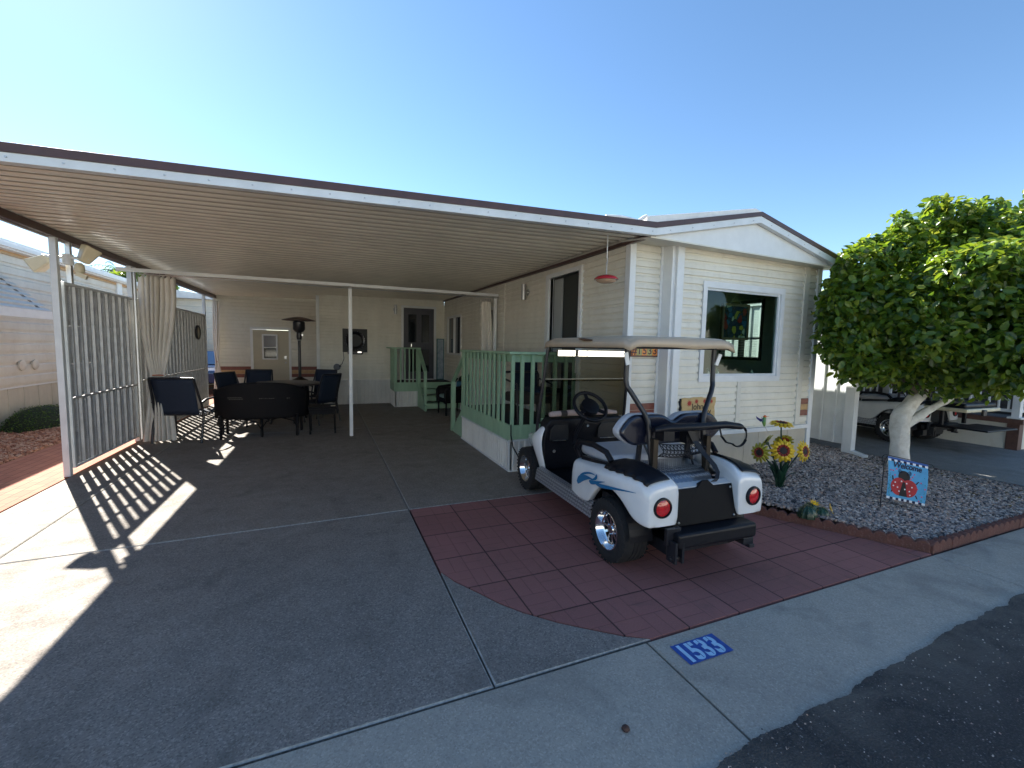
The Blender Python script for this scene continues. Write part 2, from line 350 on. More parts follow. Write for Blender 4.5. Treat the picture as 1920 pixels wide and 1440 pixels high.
# sidewalk panels with tooled joints (butted, joint = gap)
def slab(b,poly,z1,z0=-.05,gap=.004,bev=.006):
    # poly ccw ; chamfered top edge
    n=len(poly); cx=sum(p[0] for p in poly)/n; cy=sum(p[1] for p in poly)/n
    def off(d):
        out=[]
        for i in range(n):
            p0=Vector(poly[i-1]);p1=Vector(poly[i]);p2=Vector(poly[(i+1)%n])
            a=(p1-p0).normalized(); c=(p2-p1).normalized(); na=Vector((-a.y,a.x)); nc=Vector((-c.y,c.x))
            m_=(na+nc); m_/=max(.3,m_.dot(na)) if m_.length>1e-6 else 1
            out.append(tuple(p1+m_*d))
        return out
    A=off(gap);B=off(gap+bev)
    vs=[(x,y,z0) for x,y in A]+[(x,y,z1-bev*.7) for x,y in A]+[(x,y,z1) for x,y in B]
    fs=[tuple(range(2*n,3*n))]+[(i,(i+1)%n,n+(i+1)%n,n+i) for i in range(n)]
    b.add(vs,fs); b.add(vs,[(n+i,n+(i+1)%n,2*n+(i+1)%n,2*n+i) for i in range(n)],1)
b=MB(); xs=[-20]+[1.645+2.97*k for k in range(-4,6)]+[40]
for a,c in zip(xs[:-1],xs[1:]): slab(b,[(a,.9),(c,.9),(c,1.855),(a,1.855)],0.0,gap=.0065,bev=.010)
b.box(-20,40,.95,1.85,-.052,-.03)
CR_=mat('pale_joint_crust',(.36,.34,.3),.9,noise=.3,nscale=40)
tag(b.build('sidewalk',[M['walk'],M['walk']]),kind='structure')
# driveway panels
curve=[(.735,3.02),(.8,2.86),(.92,2.65),(1.0,2.5),(1.1,2.36),(1.26,2.19),(1.4,2.07),(1.56,1.94),(1.69,1.86)]
b=MB()
JX=.725
for poly in [[(-2.885,1.855),(-2.3,1.855),(-2.3,4.25),(-2.885,4.25)],[(-2.3,1.855),(JX,1.855),(JX,4.33),(-2.3,4.25)],[(-2.885,4.25),(-2.3,4.25),(-2.33,9.0),(-2.885,9.0)],[(-2.3,4.25),(JX,4.33),(.69,9.0),(-2.33,9.0)],
    [(-2.885,9.0),(.69,9.0),(.66,14.6),(-2.885,14.6)],[(.69,9.0),(3.2,9.0),(3.2,14.6),(.66,14.6)],[(JX,4.33),(3.2,4.33),(3.2,9.0),(.69,9.0)],
    [(JX,1.855),(1.69,1.86)]+curve[::-1][1:]]:
    slab(b,poly,0.0,gap=.004,bev=.009)
b.box(-2.88,3.2,1.86,14.6,-.054,-.03)
tag(b.build('driveway',[M['drive'],CR_]),kind='structure')
b=MB()
pg=[(1.69,1.862)]+[(4.63,1.862),(4.0,3.02),(3.75,3.95),(3.7,4.32),(JX+.008,4.32)]+curve
b.prism([(x,y) for x,y in pg],-.055,.001)
tag(b.build('paver_patio',M['paver']),kind='structure')
tag(MB().box(-3.95,-2.895,1.0,18,-.055,.001).build('brick_path',M['brick']),kind='structure')
tag(MB().box(-9,-3.96,.8,30,-.055,.006).build('gravel_verge',M['bark']),kind='structure')
b=MB(); slab(b,[(7.79,1.855),(30,1.855),(30,14),(7.79,14)],.10)
tag(b.build('neighbour_driveway',[M['nbdrive'],M['nbdrive']]),kind='structure')
tag(MB().box(-20,20,15,34,-.055,-.005).build('back_yard',M['soil']),kind='structure')
# garden bed: gently mounded gravel
def gz(x,y):
    t_=max(0,min(1,(y-2.05)/1.9)); z=.065+.125*t_
    r=max(0,min(1,(7.8-x)/1.2)); z=z*r+.085*(1-r)
    d=math.hypot(x-7.35,y-3.42); 
    if d<.55: z-=.05*(1-d/.55)
    return z
bed=[(4.68,1.93),(7.95,1.93),(8.02,2.5),(8.02,6),(6.2,6),(6.2,3.97),(3.8,3.97),(3.88,3.6),(4.06,3.02)]
def inbed(x,y):
    if x<4.66+(1.93-y)*(.62/1.09) : return False
    return y>1.95 and x<7.74 and (y<3.93 or (x>6.25 and y<6)) 
b=MB()
def f(u,v):
    y=1.93+v*(6-1.93); xl=max(3.72,4.70+(1.93-y)*(.62/1.09)); 
    if y>3.97: xl=3.76
    x=xl+u*(7.78-xl); 
    return (x,y,gz(x,y)+.008*math.sin(x*9)*math.sin(y*7+x)-.012)
b.grid(f,60,60)
m,t=newmat('bed_gravel_base',.9,.3); o=t.obj(); vg=t.xyz(t.voro(o,60,'F1','Color')); c=t.mix(vg[0],(.14,.125,.12),(.3,.27,.25)); t.L(c,t.b.inputs['Base Color']); t.bump(t.voro(o,60),1,.02)
tag(b.build('garden_bed',m,smooth=180),kind='structure')
# loose stones
def stones(name,mats,pts,smin,smax,seed=1,flat=.6):
    r=np.random.default_rng(seed); n=len(pts); P=np.array(pts)
    base=np.array([(-1,-1,-1),(1,-1,-1),(1,1,-1),(-1,1,-1),(-1,-1,1),(1,-1,1),(1,1,1),(-1,1,1)],float)*.5
    F=np.array([(0,3,2,1),(4,5,6,7),(0,1,5,4),(1,2,6,5),(2,3,7,6),(3,0,4,7)])
    V=np.repeat(base[None],n,0); V[:,4:,:2]*=r.uniform(.35,.85,(n,1,1)); V+=r.uniform(-.13,.13,V.shape)
    s=r.uniform(smin,smax,(n,1,1))*np.array([1,.72,flat])[None,None]; V*=s
    a=r.uniform(0,6.28,n); tx=r.uniform(-.5,.5,n)
    ca,sa=np.cos(a),np.sin(a); y_=V[:,:,1]*np.cos(tx)[:,None]-V[:,:,2]*np.sin(tx)[:,None]; z_=V[:,:,1]*np.sin(tx)[:,None]+V[:,:,2]*np.cos(tx)[:,None]; x_=V[:,:,0]
    V=np.stack([x_*ca[:,None]-y_*sa[:,None],x_*sa[:,None]+y_*ca[:,None],z_],2)+P[:,None,:]
    me=bpy.data.meshes.new(name); me.from_pydata(V.reshape(-1,3).tolist(),[],(F[None]+8*np.arange(n)[:,None,None]).reshape(-1,4).tolist())
    for mm in mats: me.materials.append(mm)
    me.polygons.foreach_set('material_index',np.repeat(r.integers(0,len(mats),n),6).astype(np.int32))
    o=bpy.data.objects.new(name,me); COL.objects.link(o); return o
gm=[mat('stone_%s'%k,c_,.8,noise=.25,nscale=40) for k,c_ in (('pale',(.56,.49,.43)),('grey',(.24,.215,.205)),('pink',(.42,.31,.25)),('dark',(.08,.07,.068)),('mid',(.33,.285,.255)))]
pts=[]; rr=random.Random(5)
while len(pts)<44000:
    x=rr.uniform(3.8,7.76); y=1.95+(rr.random()**1.15)*3.4
    if inbed(x,y) and math.hypot(x-7.35,y-3.42)>.2: pts.append((x,y,gz(x,y)+rr.uniform(-.006,.01)))
tag(stones('gravel',gm,pts,.014,.034),'pale grey and pinkish crushed gravel filling the garden bed',kind='stuff')
bm_=[mat('bark_%s'%k,c_,.9,noise=.2,nscale=30) for k,c_ in(('a',(.42,.2,.12)),('b',(.5,.31,.22)),('c',(.26,.11,.07)))]
pts=[(rr.uniform(-5.3,-3.98),rr.uniform(6.5,14),.012) for _ in range(7000)]
tag(stones('bark_chips',bm_,pts,.03,.07,4),'reddish bark chips and small rock beside the brick path',kind='stuff')
pts=[]
for _ in range(900):
    x=rr.uniform(-.5,8); yy=1.2-abs(rr.gauss(0,.22)); pts.append((x,yy,.010))
tag(stones('loose_road_grit',gm,pts,.0025,.008,6),'loose grit lying along the worn asphalt edge',kind='stuff')
# fallen pebble and leaves on the sidewalk
r_=MB(); r_.lathe([(0,.0),(.016,.002),(.019,.009),(.012,.018),(0,.021)],(1.17,1.42,0),7)
tag(r_.build('pebble',mat('brown_pebble',(.07,.035,.025),.7)),'small brown pebble lying on the pale sidewalk','pebble')
# scalloped edging bricks
def edging(p,ang,n0,label):
    b=MB(); L=.31; 
    top=[]; n=18
    for i in range(n+1):
        u_=i/n; top.append((u_*L-L/2,.075+.022*abs(math.sin(u_*math.pi*2))))
    poly=[(-L/2,-.03)]+[(L/2,-.03)]+top[::-1]
    b.prism(poly,-.03,.03,'y')
    return b
eb=MB(); L=.305
poly=[(-L/2+.003,-.02),(L/2-.003,-.02)]+[(L/2-.003-(L-.006)*i/18,.062+.034*abs(math.sin(i/18*math.pi*3))**.7) for i in range(19)]
eb.prism(poly,-.03,.03,'y')
m,t=newmat('terracotta_edging',.85,.3); o=t.obj(); c=t.mix(t.remap(t.noise(o,7,6),.35,.7),(.16,.07,.055),(.10,.05,.042)); c=t.mix(t.remap(t.noise(o,60,3),.5,.8,0,.5),c,(.28,.18,.15)); t.L(c,t.b.inputs['Base Color']); t.bump(t.noise(o,90,5),.7,.006)
E0=eb.build('edging_brick',m,bevel=.006)
cnt=0
def lay(p0,p1,lab):
    global cnt
    d=Vector(p1)-Vector(p0); n=max(1,round(d.length/.31+.35)); a=math.atan2(d.y,d.x)
    for i in range(n):
        o_=E0 if cnt==0 else E0.copy()
        if cnt: COL.objects.link(o_)
        q=Vector(p0)+d*((i+.5)/n)
        o_.location=(q.x,q.y,rnd.uniform(-.006,.006)); o_.rotation_euler=(rnd.uniform(-.04,.04),0,a+rnd.uniform(-.03,.03)); cnt+=1
        tag(o_,lab,'edging brick','scalloped terracotta edging bricks round the garden bed')
lay((4.655,1.893),(7.74,1.893),'scalloped terracotta edging brick in the row along the sidewalk')
lay((3.985,3.10),(4.66,1.90),'scalloped terracotta edging brick in the row beside the red pavers')
lay((7.765,1.98),(7.765,4.0),'scalloped terracotta edging brick in the row beside the neighbouring driveway')
# painted house number on the kerb
T=thing('painted_number','blue rectangle stencilled with pale number 1533 on the sidewalk','painted sign',(1.73,1.6,0))
b=MB(); rr=random.Random(2)
n=40; top=[(1.735+.315*i/n,1.765+rr.uniform(-.0015,.0015)) for i in range(n+1)]; bot=[(1.735+.315*i/n,1.612+rr.uniform(-.0015,.0015)) for i in range(n+1)]
b.add([(x,y,.0035) for x,y in bot+top],[(i,i+1,n+2+i,n+1+i) for i in range(n)])
b.build('paint_patch',mat('blue_kerb_paint',(.03,.09,.36),.6,noise=.22,nscale=30,bump=.2,bscale=200),T)
def text(s,size,matl,name,parent,loc,rot,extr=0.,align='LEFT',shear=0,off=0,space=1,sx=1):
    cu=bpy.data.curves.new(name,'FONT'); cu.body=s; cu.size=size; cu.extrude=extr; cu.align_x=align; cu.shear=shear; cu.offset=off; cu.space_character=space
    o=bpy.data.objects.new(name+'_c',cu); COL.objects.link(o)
    dg=bpy.context.evaluated_depsgraph_get(); me=bpy.data.meshes.new_from_object(o.evaluated_get(dg)); bpy.data.objects.remove(o)
    me.materials.clear(); me.materials.append(matl); me.transform(Matrix.Diagonal((sx,1,1,1)))
    me.transform(Matrix.Translation(Vector(loc))@rot.to_matrix().to_4x4())
    if parent is not None: me.transform(rootM(parent).inverted())
    q=bpy.data.objects.new(name,me); COL.objects.link(q); q.parent=parent; return q
from mathutils import Euler
pn=mat('pale_stencil_paint',(.42,.66,.85),.55,noise=.08,nscale=40)
for s_,x_ in (('1',1.744),('5',1.812),('3',1.886),('3',1.959)):
    text(s_,.175,pn,'digit',T,(x_-.004,1.628,.0055),Euler((0,0,0)),sx=.78,off=.0065)
for x_ in (1.849,1.921,1.994):
    b=MB()
    b.add([(x_-.004,1.627,.0068),(x_+.0,1.627,.0068),(x_+.0,1.66,.0068),(x_-.004,1.66,.0068)],[(0,1,2,3)]); b.build('stencil_gap',M['blued'],T); b=MB()
    b.add([(x_-.010,1.725,.0068),(x_-.006,1.725,.0068),(x_-.006,1.757,.0068),(x_-.010,1.757,.0068)],[(0,1,2,3)]); b.build('stencil_gap',M['blued'],T)

# ------------------------------------------------------------------ wall builders
def cells(S,z0,z1,holes):
    """rectangles of [0,S]x[z0,z1] outside holes (s0,s1,h0,h1)"""
    xs=sorted({0,S}|{q for h in holes for q in h[:2]}); out=[]
    for a,c in zip(xs[:-1],xs[1:]):
        zs=[(h[2],h[3]) for h in holes if h[0]<=a+1e-6 and h[1]>=c-1e-6]; zs.sort(); z=z0
        for h0,h1 in zs:
            if h0>z: out.append((a,c,z,h0))
            z=max(z,h1)
        if z<z1: out.append((a,c,z,z1))
    return out
def lapwall(name,mt,parent,p0,p1,z0,z1,n,holes=(),lap=(.096,.076),d=.02,back=.05):
    p0=Vector((*p0,0));p1=Vector((*p1,0)); S=(p1-p0).length; D=(p1-p0)/S; N=Vector((*n,0)); b=MB()
    courses=[];z=-1.0;i=0
    while z<z1: 
        courses.append((z,z+lap[i%len(lap)],i%len(lap))); z+=lap[i%len(lap)]; i+=1
    P=lambda s,z,o: tuple(p0+D*s+N*o+Vector((0,0,z)))
    for a,c,za,zb in cells(S,z0,z1,list(holes)):
        for q0,q1,par in courses:
            l=max(q0,za);h=min(q1,zb)
            if h-l<.003: continue
            o=lambda z:(1-(z-q0)/(q1-q0))*d+.002
            H_=q1-q0; pf=[(0,d),(.62,d*.85),(.72,.001),(1,.0)]
            for (f0,o0),(f1,o1) in zip(pf[:-1],pf[1:]):
                za_,zb_=q0+f0*H_,q0+f1*H_; A_,B_=max(l,za_),min(h,zb_)
                if B_-A_<1e-4: continue
                g=lambda z:o0+(o1-o0)*(z-za_)/(zb_-za_)+.002
                b.quad(P(a,A_,g(A_)),P(c,A_,g(A_)),P(c,B_,g(B_)),P(a,B_,g(B_)))
            if l==q0: b.quad(P(a,l,-.004),P(c,l,-.004),P(c,l,o(l)),P(a,l,o(l)))
        b.add([P(s,z,w) for w in(-back,-.004) for z in(za,zb) for s in(a,c)],[(0,1,3,2),(4,5,7,6),(0,1,5,4),(2,3,7,6),(0,2,6,4),(1,3,7,5)])
    return b.build(name,mt,parent)
def ribwall(name,mt,parent,p0,p1,z0,z1,n,period=.11,depth=.018,rib=.03,back=.03,holes=()):
    p0=Vector((*p0,0));p1=Vector((*p1,0)); S=(p1-p0).length; D=(p1-p0)/S; N=Vector((*n,0)); b=MB()
    P=lambda s,z,o: tuple(p0+D*s+N*o+Vector((0,0,z)))
    prof=[];s=0
    while s<S-1e-6:
        for u,o in ((0,0),(period-rib-.012,0),(period-rib-.002,depth),(period-.006,depth),(period-.001,0)):
            if s+u<S: prof.append((s+u,o))
        s+=period
    prof.append((S,0))
    for (a,oa),(c,oc) in zip(prof[:-1],prof[1:]): b.quad(P(a,z0,oa),P(c,z0,oc),P(c,z1,oc),P(a,z1,oa))
    b.add([P(s,z,w) for w in(-back,-.002) for z in(z0,z1) for s in(0,S)],[(0,1,3,2),(4,5,7,6),(0,1,5,4),(2,3,7,6),(0,2,6,4),(1,3,7,5)])
    return b.build(name,mt,parent)
XW=3.18; YS=4.13; YF=3.95; XR=6.17; YB=12.78
# ------------------------------------------------------------------ main house
H=thing('mobile_home','cream mobile home with lap siding, big front window and shallow gabled roof','house',(4.7,8,0))
# front strip + return + main wall
lapwall('front_siding_strip',M['siding2'],H,(XW,YS),(3.66,YS),.66,2.9,(0,-1))
MB().box(3.62,3.68,YF-.0,YS+.02,.2,2.86).build('corner_return',M['white'],H,bevel=.003)
MB().box(3.665,3.765,YF-.036,YF+.03,.2,2.855).build('corner_trim',M['white'],H,bevel=.004)
MB().box(XW-.032,XW+.05,YS-.032,YS+.06,.2,2.91).build('corner_trim',M['white'],H,bevel=.004)
MB().box(3.59,3.635,YS-.032,YS+.01,.66,2.89).build('corner_trim',M['white'],H,bevel=.003)
wx0,wx1,wz0,wz1=4.14,5.43,1.355,2.41
lapwall('front_wall',M['siding'],H,(3.765,YF),(XR,YF),.68,2.85,(0,-1),holes=[(wx0-3.765,wx1-3.765,wz0,wz1)])
# side wall (under carport) with door + two windows
dy0,dy1,dz0,dz1=5.18,6.08,.62,2.72
lapwall('side_wall',M['siding'],H,(XW,YS+.06),(XW,YB),.66,2.99,(-1,0),
  holes=[(dy0-YS-.06,dy1-YS-.06,.66,dz1),(10.98-YS-.06,12.3-YS-.06,1.47,2.44),(8.55-YS-.06,9.05-YS-.06,1.72,2.44)])
lapwall('far_side_wall',M['siding'],H,(XR,YF),(XR,YB+.4),.66,2.9,(1,0),holes=[(4.72-YF,5.42-YF,1.58,2.42)])
lapwall('rear_wall',M['siding'],H,(XW+.06,YB+.4),(XR,YB+.4),.1,2.9,(0,1))
MB().box(5.865,5.96,YF-.032,YF+.002,.68,2.84).build('batten',M['siding2'],H,bevel=.003)
MB().box(4.735,4.80,YF-.032,YF+.002,.68,1.285).build('batten',M['siding2'],H,bevel=.003)
MB().box(6.12,6.2,YF-.038,YF+.05,.12,2.85).build('corner_trim',M['white'],H,bevel=.004)
MB().box(3.766,6.118,YF-.04,YF+.02,.62,.675).build('bottom_rail',M['white'],H,bevel=.004)
MB().box(XW+.05,3.62,YS-.03,YS+.02,.62,.66).build('bottom_rail',M['white'],H,bevel=.004)
# stripes
def stripes(x0,x1,y,z0,parent,axis='y',h=.08,s=-1,cols=('stripe_red','stripe_tan','stripe_red')):
    for i,c in enumerate(cols):
        b=MB(); za=z0+i*h; zb=za+h-.004
        if axis=='y': b.box(x0,x1,y-.0275,y-.003,za,zb)
        b.build('stripe',M[c],parent)
stripes(5.97,6.115,YF,.8,H,h=.08)
stripes(XW+.055,3.588,YS,.79,H,h=.08,cols=('stripe_tan','stripe_red','stripe_red'))
# skirting
b=MB(); xs=[3.77,4.35,4.93,5.19,5.75,6.118]
for a,c in zip(xs[:-1],xs[1:]): b.box(a+.003,c-.003,YF-.018,YF+.01,.02,.62)
b.build('skirting',M['skirt'],H,bevel=.002)
MB().box(XW+.01,3.64,YS-.015,YS+.02,.0,.62).build('skirting',M['skirt'],H)
ribwall('skirting',M['skirtwhite'],H,(XW,YS),(XW,YB),.0,.655,(-1,0))
MB().box(XR-.03,XR-.002,YF+.05,YB,.0,.66).build('skirting',M['skirt'],H)
# picture window
W=MB()
fo=.062
for (a,c,e,g) in ((wx0-fo,wx1+fo,wz1,wz1+fo+.01),(wx0-fo,wx1+fo,wz0-fo-.01,wz0),(wx0-fo,wx0,wz0,wz1),(wx1,wx1+fo,wz0,wz1)): W.box(a,c,YF-.035,YF+.05,e,g)
w=W.build('window',M['white'],H,bevel=.004)
b=MB()
for (a,c,e,g) in ((wx0,wx1,wz1-.028,wz1),(wx0,wx1,wz0,wz0+.028),(wx0,wx0+.028,wz0+.028,wz1-.028),(wx1-.028,wx1,wz0+.028,wz1-.028)): b.box(a,c,YF-.012,YF+.03,e,g)
b.build('inner_frame',M['whitemetal'],w,bevel=.003)
MB().box(wx0+.02,wx1-.02,YF+.006,YF+.012,wz0+.02,wz1-.02).build('pane',M['glass'],w)
# blinds + window on the far wall of the front room
W=MB()
for (a,c,e,g) in ((4.68,5.46,2.42,2.47),(4.68,5.46,1.53,1.58),(4.68,4.72,1.58,2.42),(5.42,5.46,1.58,2.42),(5.05,5.09,1.58,2.42),(4.72,5.42,1.86,1.89)): W.box(XR-.07,XR+.03,a,c,e,g)
w2=W.build('window',M['doorgrey'],H)
b=MB(); z=1.59
while z<2.42: b.obox((XR-.11,5.07,z),(.022,.70,.0015),Euler((0,R_(-12),0))); z+=.026
b.build('blind',mat('white_blind_slats',(.6,.66,.62),.5),w2)
# front room interior
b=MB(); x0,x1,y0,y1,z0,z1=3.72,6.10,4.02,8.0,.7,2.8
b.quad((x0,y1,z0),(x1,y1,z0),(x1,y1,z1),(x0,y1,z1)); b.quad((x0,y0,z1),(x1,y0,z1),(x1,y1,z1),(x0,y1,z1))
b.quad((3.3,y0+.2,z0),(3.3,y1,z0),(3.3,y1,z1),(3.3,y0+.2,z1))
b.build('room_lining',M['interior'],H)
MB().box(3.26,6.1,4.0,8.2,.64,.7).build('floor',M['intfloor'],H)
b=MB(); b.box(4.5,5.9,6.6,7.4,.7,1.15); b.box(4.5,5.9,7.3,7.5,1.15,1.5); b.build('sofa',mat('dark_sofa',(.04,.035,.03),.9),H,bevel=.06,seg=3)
# side door opening
W=MB()
W.box(XW-.045,XW+.06,dy0-.07,dy0,.6,dz1+.06); W.box(XW-.04,XW+.06,dy1,dy1+.09,.6,dz1+.06); W.box(XW-.04,XW+.06,dy0,dy1,dz1,dz1+.06)
d=W.build('door_frame',M['white'],H,bevel=.004)
MB().obox((XW+.09,dy1-.11,1.68),(.03,.24,2.06)).build('sliding_door_panel',mat('pale_door_panel',(.36,.38,.37),.5),d,bevel=.004)
MB().box(XW-.02,XW+.06,dy0,dy1,.6,.64).build('threshold',M['steel'],d)
MB().box(XW-.07,XW-.03,dy0-.035,dy0-.01,1.32,1.72).build('handle',M['whitemetal'],d,bevel=.006)
# side windows
def sidewin(y0,y1,z0,z1,mull=True):
    W=MB()
    for (a,c,e,g) in ((y0-.05,y1+.05,z1,z1+.05),(y0-.05,y1+.05,z0-.05,z0),(y0-.05,y0,z0,z1),(y1,y1+.05,z0,z1))+(((y0+y1)/2-.02,(y0+y1)/2+.02,z0,z1),)*(1 if mull else 0): W.box(XW-.035,XW+.03,a,c,e,g)
    w=W.build('window',M['white'],H,bevel=.003)
    MB().box(XW+.02,XW+.028,y0,y1,z0,z1).build('pane',M['darkpane'],w)
sidewin(10.98,12.3,1.47,2.44); sidewin(8.55,9.05,1.72,2.44,False)
MB().box(XW-.03,XW-.002,7.93,7.99,.66,2.93).build('batten',M['siding2'],H,bevel=.003)
MB().box(XW-.026,XW-.002,9.42,9.47,.66,2.95).build('batten',M['siding'],H,bevel=.003)
# gable, soffit, roof
YG=3.72
b=MB(); b.add([(3.12,YG,2.825),(5.98,YG,2.79),(5.98,YG,2.84),(4.63,YG,3.15),(3.12,YG,2.86),(3.12,YG+.05,2.825),(5.98,YG+.05,2.79),(5.98,YG+.05,2.84),(4.63,YG+.05,3.15),(3.12,YG+.05,2.86)],[(0,1,2,3,4),(9,8,7,6,5),(0,5,6,1),(1,6,7,2),(2,7,8,3),(3,8,9,4),(4,9,5,0)])
b.build('gable_panel',M['white'],H)
b=MB(); b.add([(3.10,YG-.01,2.835),(6.30,YG-.01,2.79),(6.30,YS+.1,2.835),(3.10,YS+.1,2.895),(3.10,YG-.01,2.82),(6.30,YG-.01,2.775),(6.30,YS+.1,2.82),(3.10,YS+.1,2.88)],[(0,1,2,3),(7,6,5,4),(0,4,5,1),(1,5,6,2),(2,6,7,3),(3,7,4,0)])
b.build('soffit',M['siding2'],H)
# overhang slab to the right of the wall
MB().box(XR+.0,6.34,YS+.1,13.3,2.80,2.84).build('soffit',M['siding2'],H)
# rake fascia: white band + brown band + upper roof edge (polyline in x,z)
def band(name,mt,pts,y0,y1,parent,bev=.002):
    b=MB(); n=len(pts); vs=[]
    for (x,za,zb) in pts:
        for y in(y0,y1):
            for z in(za,zb): vs.append((x,y,z))
    fs=[]
    for i in range(n-1):
        a=4*i;c=a+4
        fs+=[(a,c,c+1,a+1),(a+2,a+3,c+3,c+2),(a+1,c+1,c+3,a+3),(a,a+2,c+2,c)]
    fs+=[(0,1,3,2),(4*n-4,4*n-2,4*n-1,4*n-3)]
    b.add(vs,fs); return b.build(name,mt,parent,bevel=bev)
white=[(3.115,2.832,2.905),(4.63,3.148,3.222),(6.34,2.72,2.795)]
brown=[(3.115,2.905,2.962),(4.63,3.222,3.272),(6.34,2.795,2.848)]
band('rake_fascia',M['whitemetal'],white,3.655,3.71,H); band('brown_rake_trim',M['brown'],brown,3.645,3.71,H)
up=[(3.06,2.975,3.03),(3.09,2.975,3.045),(4.63,3.285,3.335),(6.37,2.865,2.925)]
band('roof_edge',M['roofwhite'],up,3.74,3.85,H)
b=MB()
for sgn in(0,1):
    xa,za=(3.06,3.02) if sgn==0 else (6.37,2.91)
    b.add([(xa,3.85,za),(4.63,3.85,3.33),(4.63,13.4,3.36),(xa,13.4,za+.03),(xa,3.75,za-.05),(4.63,3.75,3.27),(4.63,13.4,3.30),(xa,13.4,za-.03)],[(0,1,2,3),(7,6,5,4),(0,4,5,1),(1,5,6,2),(2,6,7,3),(3,7,4,0)])
b.build('roof',M['roofwhite'],H)
# screws in fascia
b=MB()
for k in range(10):
    x=3.3+k*.3; zz=(2.865+(x-3.115)*.2086) if x<4.63 else 3.18-(x-4.63)*.25
    if x<6: b.cyl((x,3.655,zz),(x,3.648,zz),.006,n=8)
b.build('screw',M['steel'],H)
# ------------------------------------------------------------------ rear wing facing the carport
G=thing('rear_wing','cream siding rear wing under the carport with ribbed skirting and dark door','building',(1.4,13.6,0))
lapwall('front_wall',M['siding'],G,(-.26,YB),(XW-.02,YB),.68,3.0,(0,-1),holes=[(1.98+.26,2.86+.26,.68,2.73)])
ribwall('skirting',M['skirtwhite'],G,(-.26,YB),(XW-.02,YB),.0,.675,(0,-1))
MB().box(-.30,-.22,YB-.034,YB+.06,0,2.93).build('corner_trim',M['white'],G,bevel=.004)
lapwall('side_wall',M['siding'],G,(-.26,YB+.05),(-.26,15.5),.0,2.93,(-1,0))
b=MB(); b.box(1.92,1.98,YB-.04,YB+.03,.66,2.79);b.box(2.86,2.92,YB-.04,YB+.03,.66,2.79);b.box(1.98,2.86,YB-.04,YB+.03,2.73,2.79)
dd=b.build('door_frame',M['white'],G,bevel=.003)
b=MB(); b.box(1.98,2.86,YB-.01,YB+.02,.68,2.73); dr=b.build('door',M['doorgrey'],dd)
b=MB(); b.box(2.12,2.35,YB-.016,YB-.008,1.75,2.55); b.box(2.5,2.72,YB-.016,YB-.008,1.75,2.55); b.box(2.12,2.72,YB-.016,YB-.008,.9,1.55); 
dp=b.build('door_glazing',M['darkpane'],dd)
MB().cyl((2.20,YB-.06,1.62),(2.20,YB-.06,1.70),.012,n=8).build('handle',M['chrome'],dd)
MB().box(-.2,XR,YB+.4,15.5,2.6,2.9).build('roof',M['roofwhite'],G)
# shed behind, with beige door and stripes
S=thing('storage_shed','pale cream shed at the back of the carport with beige door and brown stripes','shed',(-1.6,14.6,0))
YD=14.55
def sx(x): return x*YD/12.65
dx0,dx1,dzt=-2.02,-1.09,2.03
lapwall('front_wall',M['siding2'],S,(-2.95,YD),(-.26,YD),.0,2.985,(0,-1),holes=[(dx0+2.95,dx1+2.95,0,dzt)],lap=(.1,.1))
lapwall('side_wall',M['siding2'],S,(-2.95,YD+.05),(-2.95,17.2),.0,2.93,(-1,0),lap=(.1,.1))
for a,c in((-2.93,dx0-.06),(dx1+.06,-.28)): stripes(a,c,YD,.64,S,h=.107)
b=MB(); b.box(dx0-.06,dx0,YD-.04,YD+.03,0,dzt+.07);b.box(dx1,dx1+.06,YD-.04,YD+.03,0,dzt+.07);b.box(dx0,dx1,YD-.04,YD+.03,dzt,dzt+.07)
df=b.build('door_frame',M['white'],S,bevel=.003)
b=MB(); b.box(dx0+.005,dx1-.005,YD-.005,YD+.02,.02,dzt-.01)
db=b.build('door',M['doorbeige'],S,bevel=.003)
b=MB(); cx=(dx0+dx1)/2-.03
for (a,c,e,g) in ((cx-.2,cx+.2,1.86,1.9),(cx-.2,cx+.2,1.16,1.2),(cx-.2,cx-.16,1.2,1.86),(cx+.16,cx+.2,1.2,1.86),(cx-.16,cx+.16,1.5,1.53)): b.box(a,c,YD-.035,YD-.006,e,g)
b.build('window_frame',M['white'],db,bevel=.003)
MB().box(cx-.16,cx+.16,YD-.016,YD-.008,1.53,1.86).build('upper_pane',mat('grey_frosted_pane',(.1,.105,.13),.2),db)
MB().box(cx-.16,cx+.16,YD-.016,YD-.008,1.2,1.5).build('lower_pane',M['darkpane'],db)
b=MB(); b.box(dx1-.13,dx1-.06,YD-.03,YD-.005,1.17,1.28); b.build('keypad_lock',M['steel'],db,bevel=.006)
b=MB(); b.lathe([(0,-.06),(.022,-.055),(.028,-.04),(.02,-.02),(.012,-.005)],(dx1-.09,YD,1.07),12,'y'); b.build('door_knob',M['steel'],db,smooth=40)
